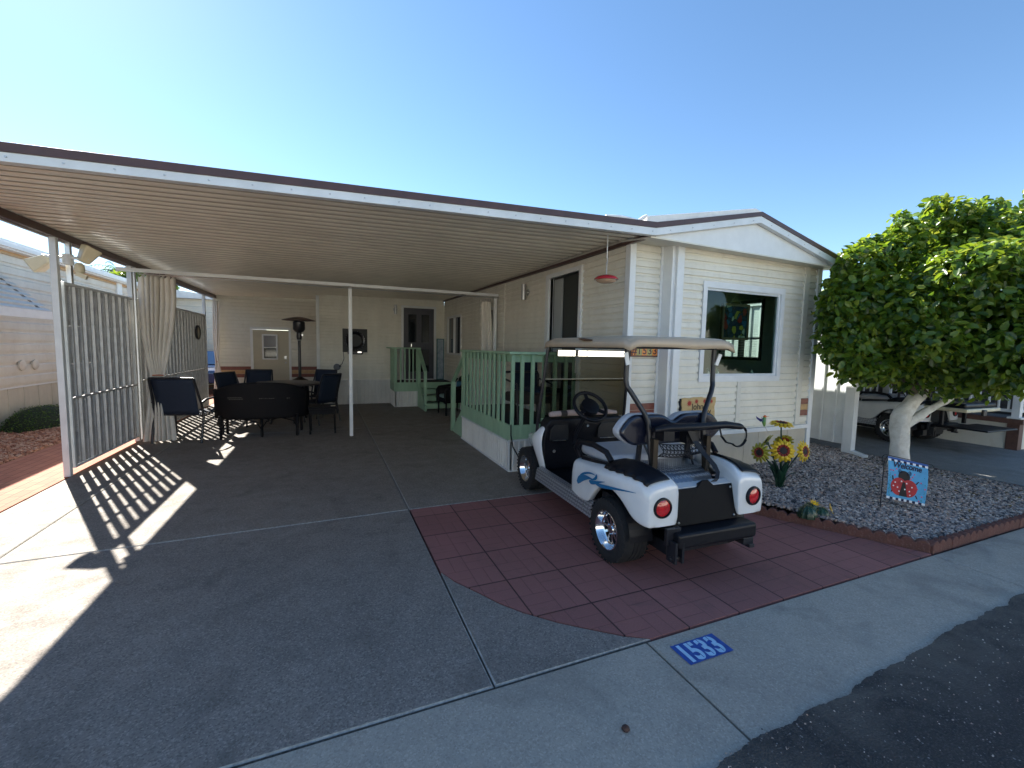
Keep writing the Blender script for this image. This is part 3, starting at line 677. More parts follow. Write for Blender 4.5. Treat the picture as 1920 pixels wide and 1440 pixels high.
# ------------------------------------------------------------------ carport
C=thing('carport','long cream metal carport roof with brown edged fascia on thin white posts','carport',(0,8.5,0))
def zc(x,y):
    l=2.685+min(1,(y-3.7)/2.1)*.205; 
    if y>5.8: l=2.89+.006*(y-5.8)
    r=2.862+min(1,max(0,(y-3.7)/.7))*.05
    if y>4.4: r=2.912+.009*(y-4.4)
    t_=(x+3.05)/(3.2+3.05); return l*(1-t_)+r*t_
b=MB(); per=.186; y=3.76; xs=[-2.94+i*(3.13+2.94)/16 for i in range(17)]
prof=[]
while y<14.5:
    prof+=[(y+.130*q/6,.010*abs(q/3-1)**2) for q in range(7)]+[(y+.134,.058),(y+.178,.058)]; y+=per
pr2=[p for p in prof if p[0]<14.5]
def xe(y): return 3.13 if y<YB else -.2
vs=[];nx=len(xs)
for (yy,o) in pr2:
    X1=3.13 if yy<YB+.0 else 3.13
    for x in xs: vs.append((x,yy,zc(x,yy)+o))
for i in range(len(pr2)-1):
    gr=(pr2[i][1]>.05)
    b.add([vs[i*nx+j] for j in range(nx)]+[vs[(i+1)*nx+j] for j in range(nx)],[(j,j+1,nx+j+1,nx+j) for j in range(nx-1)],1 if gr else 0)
b.build('ceiling_pans',[M['ceil'],M['groove_shade']],C,rec=False)
b=MB(); b.grid(lambda u,v:(-2.95+u*6.08,3.74+v*(14.75-3.74),zc(-2.95+u*6.08,3.74+v*(14.75-3.74))+.075),12,12)
b.build('roof_sheet',M['roofwhite'],C,solid=.006)
# fascia along the front
fx=lambda x:(x+3.1)/6.2
wl=lambda x:2.655+fx(x)*.177
wt=lambda x:2.705+fx(x)*.20
bt_=lambda x:2.76+fx(x)*.202
XX=[-2.97+6.085*i/12 for i in range(13)]
band('fascia',M['whitemetal'],[(x,wl(x),wt(x)) for x in XX],3.655,3.72,C)
band('brown_fascia_trim',M['brown'],[(x,wt(x),bt_(x)) for x in XX],3.645,3.72,C)
b=MB()
for x in XX[:-1]:
    for k in (0,.26): b.cyl((x+k+.2,3.655,(wl(x+k+.2)+wt(x+k+.2))/2),(x+k+.2,3.648,(wl(x+k+.2)+wt(x+k+.2))/2),.006,n=8)
b.build('screw',M['steel'],C)
# little crest of the roof sealant at the valley
b=MB(); b.tube([(2.55,3.74,2.975),(2.75,3.74,2.985),(2.95,3.74,2.975),(3.02,3.74,3.02),(3.06,3.74,3.045)],[.012,.02,.018,.02,.012],8); b.build('roof_sealant',M['roofwhite'],C,smooth=60)
# left side beam
b=MB(); b.add([(x,y,z) for y in (3.72,14.6) for x in(-2.97,-2.865) for z in (0,0)],[])
b=MB()
YY=[3.72,5.8,8.0,11,14.55]
for ya,yb_ in zip(YY[:-1],YY[1:]):
    za=zc(-2.9,ya)-.085; zb=zc(-2.9,yb_)-.085
    b.add([(-2.95,ya,za),(-2.87,ya,za),(-2.95,ya,za+.08),(-2.87,ya,za+.08),(-2.95,yb_,zb),(-2.87,yb_,zb),(-2.95,yb_,zb+.08),(-2.87,yb_,zb+.08)],[(0,1,3,2),(4,6,7,5),(0,4,5,1),(2,3,7,6),(0,2,6,4),(1,5,7,3)])
b.build('side_beam',M['brown'],C)
b=MB()
for ya,yb_ in zip(YY[:-1],YY[1:]):
    za=zc(-2.9,ya)-.09; zb=zc(-2.9,yb_)-.09
    b.add([(-2.965,ya,za-.006),(-2.935,ya,za-.006),(-2.965,ya,za+.10),(-2.952,ya,za+.10),(-2.965,yb_,zb-.006),(-2.935,yb_,zb-.006),(-2.965,yb_,zb+.10),(-2.952,yb_,zb+.10)],[(0,1,3,2),(4,6,7,5),(0,4,5,1),(2,3,7,6),(0,2,6,4),(1,5,7,3)])
b.build('gutter',M['whitemetal'],C)
b=MB(); b.add([(XW-.06,3.72,2.835),(XW-.01,3.72,2.835),(XW-.06,3.72,2.875),(XW-.01,3.72,2.875),(XW-.06,YB,2.955),(XW-.01,YB,2.955),(XW-.06,YB,2.99),(XW-.01,YB,2.99)],[(0,1,3,2),(4,6,7,5),(0,4,5,1),(2,3,7,6),(0,2,6,4),(1,5,7,3)])
b.build('wall_ledger',M['brown'],C)
MB().box(-2.87,XW-.02,8.265,8.325,2.665,2.72).build('cross_beam',M['white'],C,bevel=.006)
MB().cyl((-2.6,8.20,2.63),(3.1,8.20,2.63),.008,n=8).build('curtain_rod',M['steel'],C)
for x,y in((.36,8.295),(XW-.08,8.295)):
    MB().box(x-.03,x+.03,y-.03,y+.03,0,2.655).build('post',M['white'],C,bevel=.006)
for y in(6.78,8.86,8.99,13.32):
    MB().box(-2.94,-2.875,y-.032,y+.032,0,2.83).build('post',M['whitemetal'],C,bevel=.005)
MB().box(-2.93,-2.88,7.06,7.11,2.3,2.83).build('short_post',M['steel'],C,bevel=.004)
# ------------------------------------------------------------------ louvred screen panels
def screen(y0,y1,z0,z1,zm,label,dent=False):
    P=thing('screen_panel',label,'screen panel',(-2.9,(y0+y1)/2,z0),0,'ribbed metal screen panels along the carport side')
    X=-2.9; n=max(1,round((y1-y0)/.205)); w=(y1-y0)/n
    rows=[(z0+.10,z0+.40),(z0+.46,zm-.06),(zm+.05,zm+.42),(zm+.49,zm+.88),(zm+.95,z1-.06)]
    b=MB(); s=MB()
    for i in range(n):
        a=y0+i*w; sa,sb=a+w*.34,a+w*.66
        # solid corrugated strips left and right of the slot column
        pr=[(a,0),(a+.01,.028),(a+.022,.028),(a+.03,0),(sa,0)]
        for zz0,zz1 in((z0,zm-.008),(zm+.008,z1)):
            for (p,op),(q,oq) in zip(pr[:-1],pr[1:]): b.quad((X+op,p,zz0),(X+oq,q,zz0),(X+oq,q,zz1),(X+op,p,zz1))
            pr2=[(sb,0),(sb+.012,.012),(sb+.03,.012),(a+w-.012,0),(a+w,0)]
            for (p,op),(q,oq) in zip(pr2[:-1],pr2[1:]): b.quad((X+op,p,zz0),(X+oq,q,zz0),(X+oq,q,zz1),(X+op,p,zz1))
        zs=[z0]+[q for r in rows for q in r]+[z1]
        for k in range(0,len(zs),2): b.quad((X,sa,zs[k]),(X,sb,zs[k]),(X,sb,zs[k+1]),(X,sa,zs[k+1]))
        for r0,r1 in rows:
            z=r0+.012
            while z<r1: 
                b.add([(X-.009,sa,z+.017),(X-.009,sb,z+.017),(X+.009,sb,z-.017),(X+.009,sa,z-.017)],[(0,1,2,3)]); z+=.026
    b.build('corrugated_sheet',M['galv'],P,solid=.0015)
    f=MB(); f.box(X-.03,X+.034,y0-.03,y0+.004,z0,z1); f.box(X-.03,X+.034,y1-.004,y1+.03,z0,z1); f.box(X-.03,X+.036,y0-.03,y1+.03,z1,z1+.03); f.box(X-.03,X+.036,y0-.03,y1+.03,z0-.02,z0+.0)
    f.build('frame',M['whitemetal'] if not dent else M['galv'],P,bevel=.003)
    m_=MB(); m_.box(X-.02,X+.038,y0,y1,zm-.012,zm+.012); m_.build('mid_rail',M['galv'],P)
    return P
screen(6.88,8.80,.10,2.29,.93,'grey ribbed metal screen panel nearest the street on the left of the carport')
screen(9.05,13.25,.04,2.30,.98,'long grey ribbed metal screen panel behind the tied curtain with a round clock on it')
# ------------------------------------------------------------------ green front deck
D=thing('front_deck','green painted wooden deck with slatted railing and white ribbed skirt beside the cart','deck',(2.7,6.4,0))
dx,dyf,dyb=2.20,5.25,7.5
MB().box(dx+.03,XW-.02,dyf+.03,dyb,.56,.60).build('deck_floor',M['darkmat'],D)
b=MB(); b.box(dx,XW-.02,dyf,dyf+.035,.43,.62); b.box(dx,dx+.035,dyf+.036,dyb,.41,.62); b.build('rim_board',M['green'],D,bevel=.004)
b=MB(); b.box(dx-.04,XW-.02,dyf-.04,dyf+.09,1.565,1.6); b.box(dx-.04,dx+.09,dyf+.092,dyb+.05,1.565,1.6); b.build('top_rail',M['green'],D,bevel=.006)
b=MB(); b.box(dx+.045,XW-.02,dyf+.045,dyf+.08,1.46,1.56); b.box(dx+.045,dx+.08,dyf+.1,dyb,1.46,1.56); b.build('inner_rail',M['green'],D,bevel=.004)
k=0
for x in (2.21,2.345,2.50,2.67,2.84,3.01,3.14):
    MB().box(x,x+.045,dyf-.003,dyf+.04,.43,1.563).build('baluster' ,M['green'],D,bevel=.004)
for i in range(1,12):
    y=dyf+.05+i*.19
    MB().box(dx-.003,dx+.022,y,y+.075,.40,1.563).build('baluster',M['green'],D,bevel=.004)
MB().box(dx-.004,dx+.075,dyb-.03,dyb+.05,.0,1.563).build('post',M['green'],D,bevel=.004)
ribwall('skirt',M['skirtwhite'],D,(dx,dyf),(XW,dyf),.0,.425,(0,-1),period=.085,depth=.018,rib=.03)
ribwall('skirt',M['skirtwhite'],D,(dx,dyb),(dx,dyf),.0,.41,(-1,0),period=.085,depth=.018,rib=.03)
b=MB(); b.box(dx-.02,XW,dyf-.02,dyf,.405,.43); b.box(dx-.02,dx-.0,dyf-.02,dyb,.39,.412); b.box(dx-.02,dx+.0,dyf-.02,dyb,.0,.02); b.box(dx-.02,dx+.0,dyf-.02,dyf+.01,.02,.40);b.box(dx,XW,dyf-.02,dyf,.0,.02); b.build('skirt_trim',M['whitemetal'],D,bevel=.002)
b=MB(); b.add([(dx+.02,dyb+.02,.56),(dx+.02,dyb+.75,.02),(dx+.02,dyb+.6,.0),(dx+.02,dyb+.02,.0),(dx+.06,dyb+.02,.56),(dx+.06,dyb+.75,.02),(dx+.06,dyb+.6,.0),(dx+.06,dyb+.02,.0)],[(0,1,2,3),(7,6,5,4),(0,4,5,1),(1,5,6,2),(2,6,7,3),(3,7,4,0)]); b.build('stair_stringer',M['green'],D)
b=MB(); b.bar((dx+.04,dyb+.02,1.5),(dx+.04,dyb+.8,.95),.07,.035); b.box(dx+.0,dx+.08,dyb+.72,dyb+.8,0,.97); b.build('stair_rail',M['green'],D,bevel=.004)
b=MB()
for i in range(3): b.box(dx+.06,XW-.03,dyb+.05+.25*i,dyb+.32+.25*i,.40-.15*i,.43-.15*i)
b.build('stair_tread',M['green'],D,bevel=.004)
# ------------------------------------------------------------------ rear deck and steps
D2=thing('rear_steps','small green landing with three steps and railing by the dark back door','steps',(2.4,11.9,0))
MB().box(1.64,XW-.02,11.9,YB-.05,.62,.67).build('landing',M['darkmat'],D2)
b=MB(); b.box(1.60,2.27,11.86,11.9,.42,.66); b.box(1.60,1.64,11.9,YB-.03,.42,.66); b.box(2.30,XW-.02,11.84,11.87,.5,.66); b.build('rim_board',M['green'],D2,bevel=.004)
ribwall('skirt',M['skirtwhite'],D2,(1.62,11.88),(2.25,11.88),.0,.42,(0,-1),period=.12)
ribwall('skirt',M['skirtwhite'],D2,(1.62,YB-.05),(1.62,11.88),.0,.42,(-1,0),period=.12)
b=MB(); b.box(1.5,2.22,11.82,11.93,1.565,1.60); b.box(1.5,1.66,11.93,YB-.03,1.565,1.60); b.build('top_rail',M['green'],D2,bevel=.004)
for x in(1.60,1.75,1.86,1.98,2.08,2.18): MB().box(x,x+(.07 if x==1.6 else .035),11.85,11.89,.66,1.565).build('baluster',M['green'],D2,bevel=.003)
for i in range(5): MB().box(1.6,1.64,11.98+i*.15,12.06+i*.15,.66,1.565).build('baluster',M['green'],D2,bevel=.003)
b=MB(); b.bar((2.25,11.85,1.55),(2.25,11.0,1.0),.09,.035); b.box(2.22,2.29,10.98,11.05,0,1.0); b.box(2.22,2.29,11.80,11.87,.0,1.6); b.build('stair_rail',M['green'],D2,bevel=.004)
b=MB(); b.add([(2.23,11.84,.66),(2.23,10.9,.12),(2.23,10.9,.0),(2.23,11.84,.0),(2.27,11.84,.66),(2.27,10.9,.12),(2.27,10.9,.0),(2.27,11.84,.0)],[(0,1,2,3),(7,6,5,4),(0,4,5,1),(1,5,6,2),(2,6,7,3),(3,7,4,0)]); b.build('stair_stringer',M['green'],D2)
for i in range(3): 
    b=MB(); b.box(2.28,XW-.03,11.56-.3*i,11.86-.3*i,.47-.16*i,.5-.16*i); b.box(2.28,XW-.03,11.56-.3*i,11.58-.3*i,.37-.16*i,.47-.16*i); b.build('stair_tread',M['green'],D2,bevel=.003)
# ------------------------------------------------------------------ left neighbour
NB=thing('neighbour_house','pale cream neighbouring home with louvred awning left of the brick path','house',(-7.5,12,0))
XN=-5.35
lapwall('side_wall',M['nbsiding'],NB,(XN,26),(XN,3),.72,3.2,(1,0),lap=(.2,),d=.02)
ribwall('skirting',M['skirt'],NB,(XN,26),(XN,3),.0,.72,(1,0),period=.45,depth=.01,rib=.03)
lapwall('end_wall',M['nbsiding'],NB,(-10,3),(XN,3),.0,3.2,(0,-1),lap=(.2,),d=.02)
b=MB(); b.box(XN,XN+.17,2.9,26.2,3.2,3.35); b.box(XN+.17,XN+.21,2.9,26.2,3.23,3.31); b.build('eave_fascia',M['white'],NB,bevel=.01)
MB().box(XN+.0,XN+.03,2.9,26.2,3.14,3.2).build('frieze',M['stripe_tan'],NB)
b=MB(); b.add([(XN+.15,2.9,3.35),(XN+.15,26.2,3.35),(-8,26.2,3.6),(-8,2.9,3.6),(-10.6,2.9,3.35),(-10.6,26.2,3.35)],[(0,1,2,3),(3,2,5,4)]); b.build('roof',M['roofwhite'],NB,solid=.04)
MB().box(XN,XN+.05,15.3,15.6,.72,3.2).build('corner_trim',M['white'],NB)
ya,yb_=7.6,10.65
aw=MB()
for i in range(8):
    u=i/7.; x=XN+.02+.62*u; z=2.78-.62*u; 
    aw.obox((x+.03,(ya+yb_)/2,z),(.10,yb_-ya,.006),Euler((0,R_(30),0)))
aw_=aw.build('awning',M['siding2'],NB)
b=MB(); b.box(XN+.67,XN+.71,ya,yb_,1.99,2.13); b.build('awning_valance',M['white'],aw_,bevel=.004)
b=MB()
for y in (ya+.05,(ya+yb_)/2,yb_-.05): b=MB(); b.bar((XN+.02,y,2.74),(XN+.66,y,2.08),.02,.03); b.build('awning_bracket',M['steel'],aw_)
MB().box(XN-.01,XN+.03,ya+.3,yb_-.5,1.2,2.1).build('window',M['darkpane'],NB)
b=MB()
for y in(11.1,11.5): b.lathe([(0,.0),(.09,.0),(.1,.01),(.1,.035),(.07,.045),(0,.045)],(XN+.01,y,1.13),18,'x')
b.build('wall_vent',M['nbsiding'],NB,smooth=40)
# another building beyond the yard
N2=thing('back_neighbour_home','white sided home visible beyond the carport screen','house',(-5,19,0))
lapwall('front_wall',M['siding2'],N2,(-9,19.5),(-3.0,19.5),.0,3.2,(0,-1),lap=(.2,),d=.02)
lapwall('side_wall',M['siding2'],N2,(-3.0,19.5),(-3.0,26),.0,3.2,(1,0),lap=(.2,),d=.02)
b=MB(); b.add([(-9.3,19.2,3.18),(-2.8,19.2,3.2),(-2.8,26,3.2),(-9.3,26,3.18),(-6,19.2,3.6),(-6,26,3.6)],[(0,4,5,3),(4,1,2,5),(0,1,4),(3,5,2)]); b.build('roof',M['roofwhite'],N2)
# house across the street (behind the camera; seen only in reflections)
N3=thing('opposite_house','cream home across the street facing the carport','house',(0,-11,0))
lapwall('front_wall',M['siding2'],N3,(34,-11),(-20,-11),.0,3.3,(0,1),lap=(.2,),d=.02,holes=[(29,31,1,2.2),(37,39,1,2.2)])
b=MB(); b.box(-5,-3,-11.02,-10.99,1,2.2) ; b.box(3,5,-11.02,-10.99,1,2.2); b.build('window',M['darkpane'],N3)
b=MB(); b.add([(-20.4,-10.6,3.3),(34.4,-10.6,3.3),(34.4,-15,3.9),(-20.4,-15,3.9)],[(0,1,2,3)]); b.build('roof',M['roofwhite'],N3,solid=.05)
# ------------------------------------------------------------------ right-hand side
PX=thing('ribbed_wall_panel','white ribbed metal end wall with downspout beyond the right house corner','wall',(7.4,4.6,.15))
ribwall('ribbed_sheet',M['whitemetal'],PX,(7.4,9.5),(7.4,4.16),.255,2.6,(-1,0),period=.20,depth=.02,rib=.03)
b=MB(); b.box(7.345,7.455,4.02,4.155,.14,2.6); b.build('downspout',M['white'],PX,bevel=.004)
b=MB(); b.bar((7.4,4.06,.17),(7.36,3.82,.13),.10,.05); b.build('spout_foot',M['white'],PX,bevel=.004)
MB().box(7.37,7.44,4.70,4.74,.12,.255).build('foot',M['steel'],PX)
MB().box(7.36,7.396,4.16,9.5,2.52,2.6).build('top_rail',M['white'],PX)
def sc(b): b.T=Matrix.Translation((0,0,.1))@Matrix.Scale(.9394,4); return b
N4=thing('right_neighbour_home','shaded neighbouring home with low white wall, brown cap and white porch railing','house',(12.2,6.6,.1))
b=sc(MB()); b.box(11.35,11.47,3.68,12,0,.47); b.build('low_wall',M['siding2'],N4)
b=sc(MB()); b.box(11.47,18,3.56,3.68,0,.47); b.build('low_wall',M['siding2'],N4)
b=sc(MB()); b.box(11.30,11.5,3.5,12,.471,.56); b.box(11.5,18,3.5,3.72,.471,.56); b.box(11.32,11.48,3.54,3.7,.0,.47); b.build('brown_cap',mat('brown_painted_wood',(.12,.06,.045),.6,noise=.2,nscale=12),N4,bevel=.004)
b=sc(MB()); b.box(11.5,18,3.7,12,0,.45); b.build('porch_floor',M['nbdrive'],N4)
RL=sc(MB()); RL.box(11.37,11.44,3.6,12,.67,.72);RL.box(11.37,11.44,3.6,12,1.2,1.25); RL.box(11.4,18,3.58,3.65,.67,.72); RL.box(11.4,18,3.58,3.65,1.2,1.25)
rl=RL.build('porch_railing',M['white'],N4)
for y in(3.62,5.6,7.6,9.6): b=sc(MB()); b.box(11.35,11.46,y-.05,y+.05,.59,1.3); b.box(11.31,11.50,y-.09,y+.09,.56,.59); b.build('rail_post',M['white'],rl)
for y in[3.72+i*.13 for i in range(44)]: b=sc(MB()); b.box(11.39,11.42,y,y+.025,.72,1.2); b.build('baluster',M['white'],rl)
for x in[11.6+i*.14 for i in range(12)]: b=sc(MB()); b.box(x,x+.025,3.60,3.63,.72,1.2); b.build('baluster',M['white'],rl)
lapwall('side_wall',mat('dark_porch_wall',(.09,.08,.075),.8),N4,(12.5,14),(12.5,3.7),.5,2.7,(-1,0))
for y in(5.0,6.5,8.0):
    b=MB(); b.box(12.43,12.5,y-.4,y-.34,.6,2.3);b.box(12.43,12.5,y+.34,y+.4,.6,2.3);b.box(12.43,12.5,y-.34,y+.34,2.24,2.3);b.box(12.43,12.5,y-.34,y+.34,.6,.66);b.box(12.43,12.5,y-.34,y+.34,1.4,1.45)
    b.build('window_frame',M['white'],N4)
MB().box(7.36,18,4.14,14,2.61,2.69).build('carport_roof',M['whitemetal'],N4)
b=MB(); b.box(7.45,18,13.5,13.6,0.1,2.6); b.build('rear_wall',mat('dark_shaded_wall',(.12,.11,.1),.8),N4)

# ------------------------------------------------------------------ golf carts
def wheel_parts(parent,x,y,r,w,side):
    """side=-1: outer face towards -x"""
    t=MB(); hw=w/2; pr=[(r*.60,-hw*.92),(r*.66,-hw*.99),(r*.84,-hw),(r*.95,-hw*.90),(r*.99,-hw*.7)]
    for q in (-.5,-.2,.1,.4):
        pr+=[(r,q*hw-.004*0),(r,(q+.2)*hw),(r*.982,(q+.21)*hw),(r*.982,(q+.29)*hw)]
    pr+=[(r*.99,hw*.72),(r*.95,hw*.9),(r*.84,hw),(r*.66,hw*.99),(r*.60,hw*.92)]
    t.lathe(pr,(x,y,r),48,'x')
    for i in range(36):
        a=2*math.pi*i/36
        for s,xo in((-1,-hw*.93),(1,hw*.93)):
            t.obox((x+xo*.99,y+math.cos(a)*r*.955,r+math.sin(a)*r*.955),(.012,.016,r*.05),Euler((a-math.pi/2,0,0)))
    wo=t.build('wheel',M['rubber'],parent,world=False,smooth=35)
    m=MB(); s=side; X=lambda d:x+s*d
    # d measured outward from wheel centre plane
    m.lathe([(r*.61,X(hw*.95)-x),(r*.585,X(hw*.97)-x),(r*.565,X(hw*.90)-x),(r*.53,X(hw*.55)-x),(r*.49,X(hw*.42)-x),(r*.47,X(hw*.40)-x),(r*.46,X(hw*.1)-x)],(x,y,r),40,'x')
    rim=m.build('rim',M['chrome'],wo,world=False,smooth=50)
    m=MB(); m.lathe([(r*.47,X(.0)-x),(0,X(.0)-x)],(x,y,r),24,'x'); m.build('brake_drum',M['blackmetal'],wo,world=False)
    m=MB()
    for i in range(10):
        a=2*math.pi*i/10+.1
        p0=(X(hw*.42),y+math.cos(a)*r*.13,r+math.sin(a)*r*.13); p1=(X(hw*.42),y+math.cos(a)*r*.47,r+math.sin(a)*r*.47)
        m.bar(p0,p1,.02 if 1 else 0,.018)
    m.lathe([(0,X(hw*.62)-x),(r*.12,X(hw*.60)-x),(r*.16,X(hw*.5)-x),(r*.17,X(hw*.3)-x)],(x,y,r),20,'x')
    for i in range(4):
        a=2*math.pi*i/4+.4; m.cyl((X(hw*.45),y+math.cos(a)*r*.2,r+math.sin(a)*r*.2),(X(hw*.55),y+math.cos(a)*r*.2,r+math.sin(a)*r*.2),.009,n=6)
    m.build('spokes',M['chrome'],wo,world=False,smooth=40)
    return wo
def cart(name,label,loc,rz,main=True):
    K=thing(name,label,'golf cart',loc,rz)
    B=lambda b,n,m_,p=K,**k: b.build(n,m_,p,world=False,**k)
    # --- wheels
    for s in(-1,1):
        wheel_parts(K,s*.475,0,.25,.23,s); wheel_parts(K,s*.425,1.80,.25,.21,s)
    # --- rear body: two lofted fenders
    ys=[.60,.595,.56,.47,.37,.30,.26,.20,.12,.02,-.08,-.17,-.24,-.29,-.33,-.37,-.405,-.432,-.437]
    zs=[.66,.665,.672,.68,.69,.695,.70,.707,.717,.73,.74,.745,.745,.742,.737,.728,.715,.70,.69]
    zi=[.665,.67,.685,.70,.715,.728,.735,.75,.77,.795,.808,.806,.797,.787,.775,.76,.74,.72,.71]
    xo=[.56,.565,.575,.58,.585,.588,.59,.595,.598,.60,.598,.592,.585,.577,.568,.558,.545,.528,.52]
    xi=[.44,.44,.43,.42,.41,.405,.40,.39,.37,.345,.33,.325,.315,.305,.295,.285,.28,.28,.28]
    zb=[.355,.355,.357,.36,.365,.375,.40,.48,.555,.60,.60,.565,.51,.465,.445,.435,.43,.43,.43]
    for s in(-1,1):
        b=MB(); rows=[]
        for i in range(len(ys)):
            y=ys[i]; h=zs[i]-zb[i]
            rows.append([(s*(xo[i]-.05),y,zb[i]),(s*(xo[i]-.045),y,zb[i]-.002),(s*(xo[i]-.006),y,zb[i]-.002),(s*(xo[i]),y,zb[i]+.006),(s*(xo[i]+.004),y,zb[i]+h*.3),(s*(xo[i]+.004),y,zb[i]+h*.6),(s*(xo[i]-.006),y,zs[i]-.035),(s*(xo[i]-.028),y,zs[i]-.008),(s*(xo[i]-.055),y,zs[i]+.002),(s*((xo[i]+xi[i])/2-.01),y,(zs[i]+zi[i])/2+.006),(s*(xi[i]+.02),y,zi[i]),(s*xi[i],y,zi[i]-.02),(s*(xi[i]-.0),y,(zi[i]-.10 if y>-.2 else zb[i]+.004)),(s*(xi[i]+(.0 if y>-.2 else .02)),y,(zi[i]-.102 if y>-.2 else zb[i]))])
        n=len(rows[0]); vs=[p for r_ in rows for p in r_]
        fs=[(i*n+j,i*n+j+1,(i+1)*n+j+1,(i+1)*n+j) for i in range(len(rows)-1) for j in range(n-1)]
        e=(len(rows)-1)*n; fs.append(tuple(e+j for j in range(n))); fs.append(tuple(range(n-1,-1,-1)))
        b.add(vs,fs)
        fo=B(b,'fender',M['paintwhite'],sub=1,smooth=180)
        # black scuff pad on the shoulder
        b=MB(); 
        def surf(y):
            for i in range(len(ys)-1):
                if ys[i]>=y>=ys[i+1]:
                    t_=(ys[i]-y)/(ys[i]-ys[i+1]); g=lambda a:a[i]*(1-t_)+a[i+1]*t_
                    return g(xo),g(xi),g(zs),g(zi)
        def pad(u,v):
            y=.10-.50*u; X,I,Z,Y2=surf(max(-.43,y)); 
            w0=.16+.10*min(1,u*5) if u<.2 else .2; 
            wav=.012*math.sin(u*34)
            a=.30+.0*u; lo=max(.0,1-u*9)*.35
            t_=(v*(1-lo)+lo*.5)*(.95 if u<.9 else .95)
            x_=(X-.022+wav*(1-v)*(1-v))*(1-t_)+(I+.05)*t_; z_=Z*(1-t_)+Y2*t_
            return (s*x_,y,z_+.008+.007*math.sin(math.pi*v)-(.012 if v in(0,) else 0))
        b.grid(pad,20,8); B(b,'scuff_pad',M['plasticblack'],fo,smooth=180,solid=.006)
        # tail lamp
        c=(s*.425,-.432,.565)
        rot=Euler((0,0,s*R_(4)))
        b=MB(); b.T=Matrix.Translation(c)@rot.to_matrix().to_4x4()
        b.lathe([(.072,.03),(.074,-.012),(.070,-.02),(.060,-.022),(.057,-.012)],(0,0,0),28,'y'); l=B(b,'tail_lamp',M['plasticblack'],K,smooth=40)
        b=MB(); b.T=Matrix.Translation(c)@rot.to_matrix().to_4x4(); b.lathe([(0,-.026),(.03,-.024),(.057,-.014),(.058,.0)],(0,0,0),28,'y'); B(b,'red_lens',M['lampred'],l,smooth=50)
        # rocker plate in tread plate
        b=MB(); b.add([(s*.60,.22,.265),(s*.60,1.34,.265),(s*.575,1.34,.385),(s*.575,.22,.385),(s*.52,.22,.265),(s*.52,1.34,.265),(s*.52,1.34,.40),(s*.52,.22,.40)],[(0,1,2,3),(7,6,5,4),(0,4,5,1),(3,2,6,7),(1,5,6,2),(3,7,4,0)])
        B(b,'rocker_panel',M['plate'],K,bevel=.004)
        # wheel well liner
        b=MB(); b.lathe([(.30,-.13),(.31,.06)],(s*.45,0,.27),20,'x',ang=math.pi); B(b,'wheel_liner',M['plasticblack'],K)
    # --- centre of rear body: bagwell, tread plate, access panel, bumper
    b=MB(); b.box(-.30,.30,.10,.60,.34,.70); b.box(-.40,.40,.12,.585,.30,.69); B(b,'seat_pod',M['paintwhite'],K,bevel=.02,seg=3)
    b=MB(); b.add([(-.42,.60,.69),(.42,.60,.69),(.46,.635,.36),(-.46,.635,.36),(-.46,.5,.3),(.46,.5,.3),(.42,.5,.69),(-.42,.5,.69)],[(0,1,2,3),(3,2,5,4),(0,3,4,7),(1,6,5,2),(0,7,6,1)]); B(b,'front_valance',M['paintwhite'],K,bevel=.01)
    b=MB()
    prof=[(.10,.745),(.02,.735),(-.04,.73),(-.09,.718),(-.135,.695),(-.175,.66),(-.205,.62),(-.215,.60)]
    b.add([(x,y,z) for y,z in prof for x in(-.265,.265)],[(2*i,2*i+1,2*i+3,2*i+2) for i in range(len(prof)-1)])
    B(b,'tread_plate',M['plate'],K,solid=.006,smooth=50)
    b=MB(); b.add([(-.32,-.20,.61),(.32,-.20,.61),(-.31,-.27,.66),(.31,-.27,.66),(-.30,-.345,.65),(.30,-.345,.65)],[(0,1,3,2),(2,3,5,4)])
    B(b,'rear_lip',M['paintwhite'],K,solid=.012)
    b=MB(); b.add([(-.29,-.36,.655),(-.05,-.36,.655),(0,-.35,.70),(.06,-.35,.70),(.11,-.36,.655),(.29,-.36,.655),(.30,-.425,.40),(-.30,-.425,.40),
                   (-.29,-.30,.62),(-.05,-.30,.62),(0,-.30,.66),(.06,-.30,.66),(.11,-.30,.62),(.31,-.30,.62),(.345,-.36,.40),(-.31,-.36,.40)],
          [(0,1,2,3,4,5,6,7),(15,14,13,12,11,10,9,8)]+[(i,(i+1)%8,(i+1)%8+8,i+8) for i in range(8)])
    B(b,'access_panel',mat('gloss_black_panel',(.006,.006,.007),.55,spec=.12),K,bevel=.008)
    b=MB(); b.box(-.345,.38,-.53,-.38,.285,.395); B(b,'bumper',M['plasticblack'],K,bevel=.022,seg=3)
    b=MB(); b.box(-.40,-.28,-.47,-.44,.30,.42); b.box(-.375,-.355,-.53,-.44,.19,.34); b.box(-.315,-.295,-.53,-.44,.19,.34); b.cyl((-.39,-.49,.215),(-.28,-.49,.215),.018,n=10); B(b,'hitch_bracket',M['blackmetal'],K,bevel=.003)
    b=MB(); b.box(.26,.36,-.52,-.42,.235,.285); b.box(.30,.35,-.54,-.46,.215,.24); B(b,'tow_hook',M['blackmetal'],K,bevel=.003)
    b=MB(); b.box(-.3,.3,-.35,1.9,.17,.26); b.cyl((-.42,0,.25),(.42,0,.25),.05,n=10); b.cyl((-.42,1.8,.25),(.42,1.8,.25),.035,n=10); b.box(-.16,.16,-.25,.2,.13,.34); b.box(-.5,.5,-.2,.2,.40,.5); b.box(-.54,-.3,.25,.6,.28,.36); b.box(.3,.54,.25,.6,.28,.36); B(b,'chassis',M['blackmetal'],K)
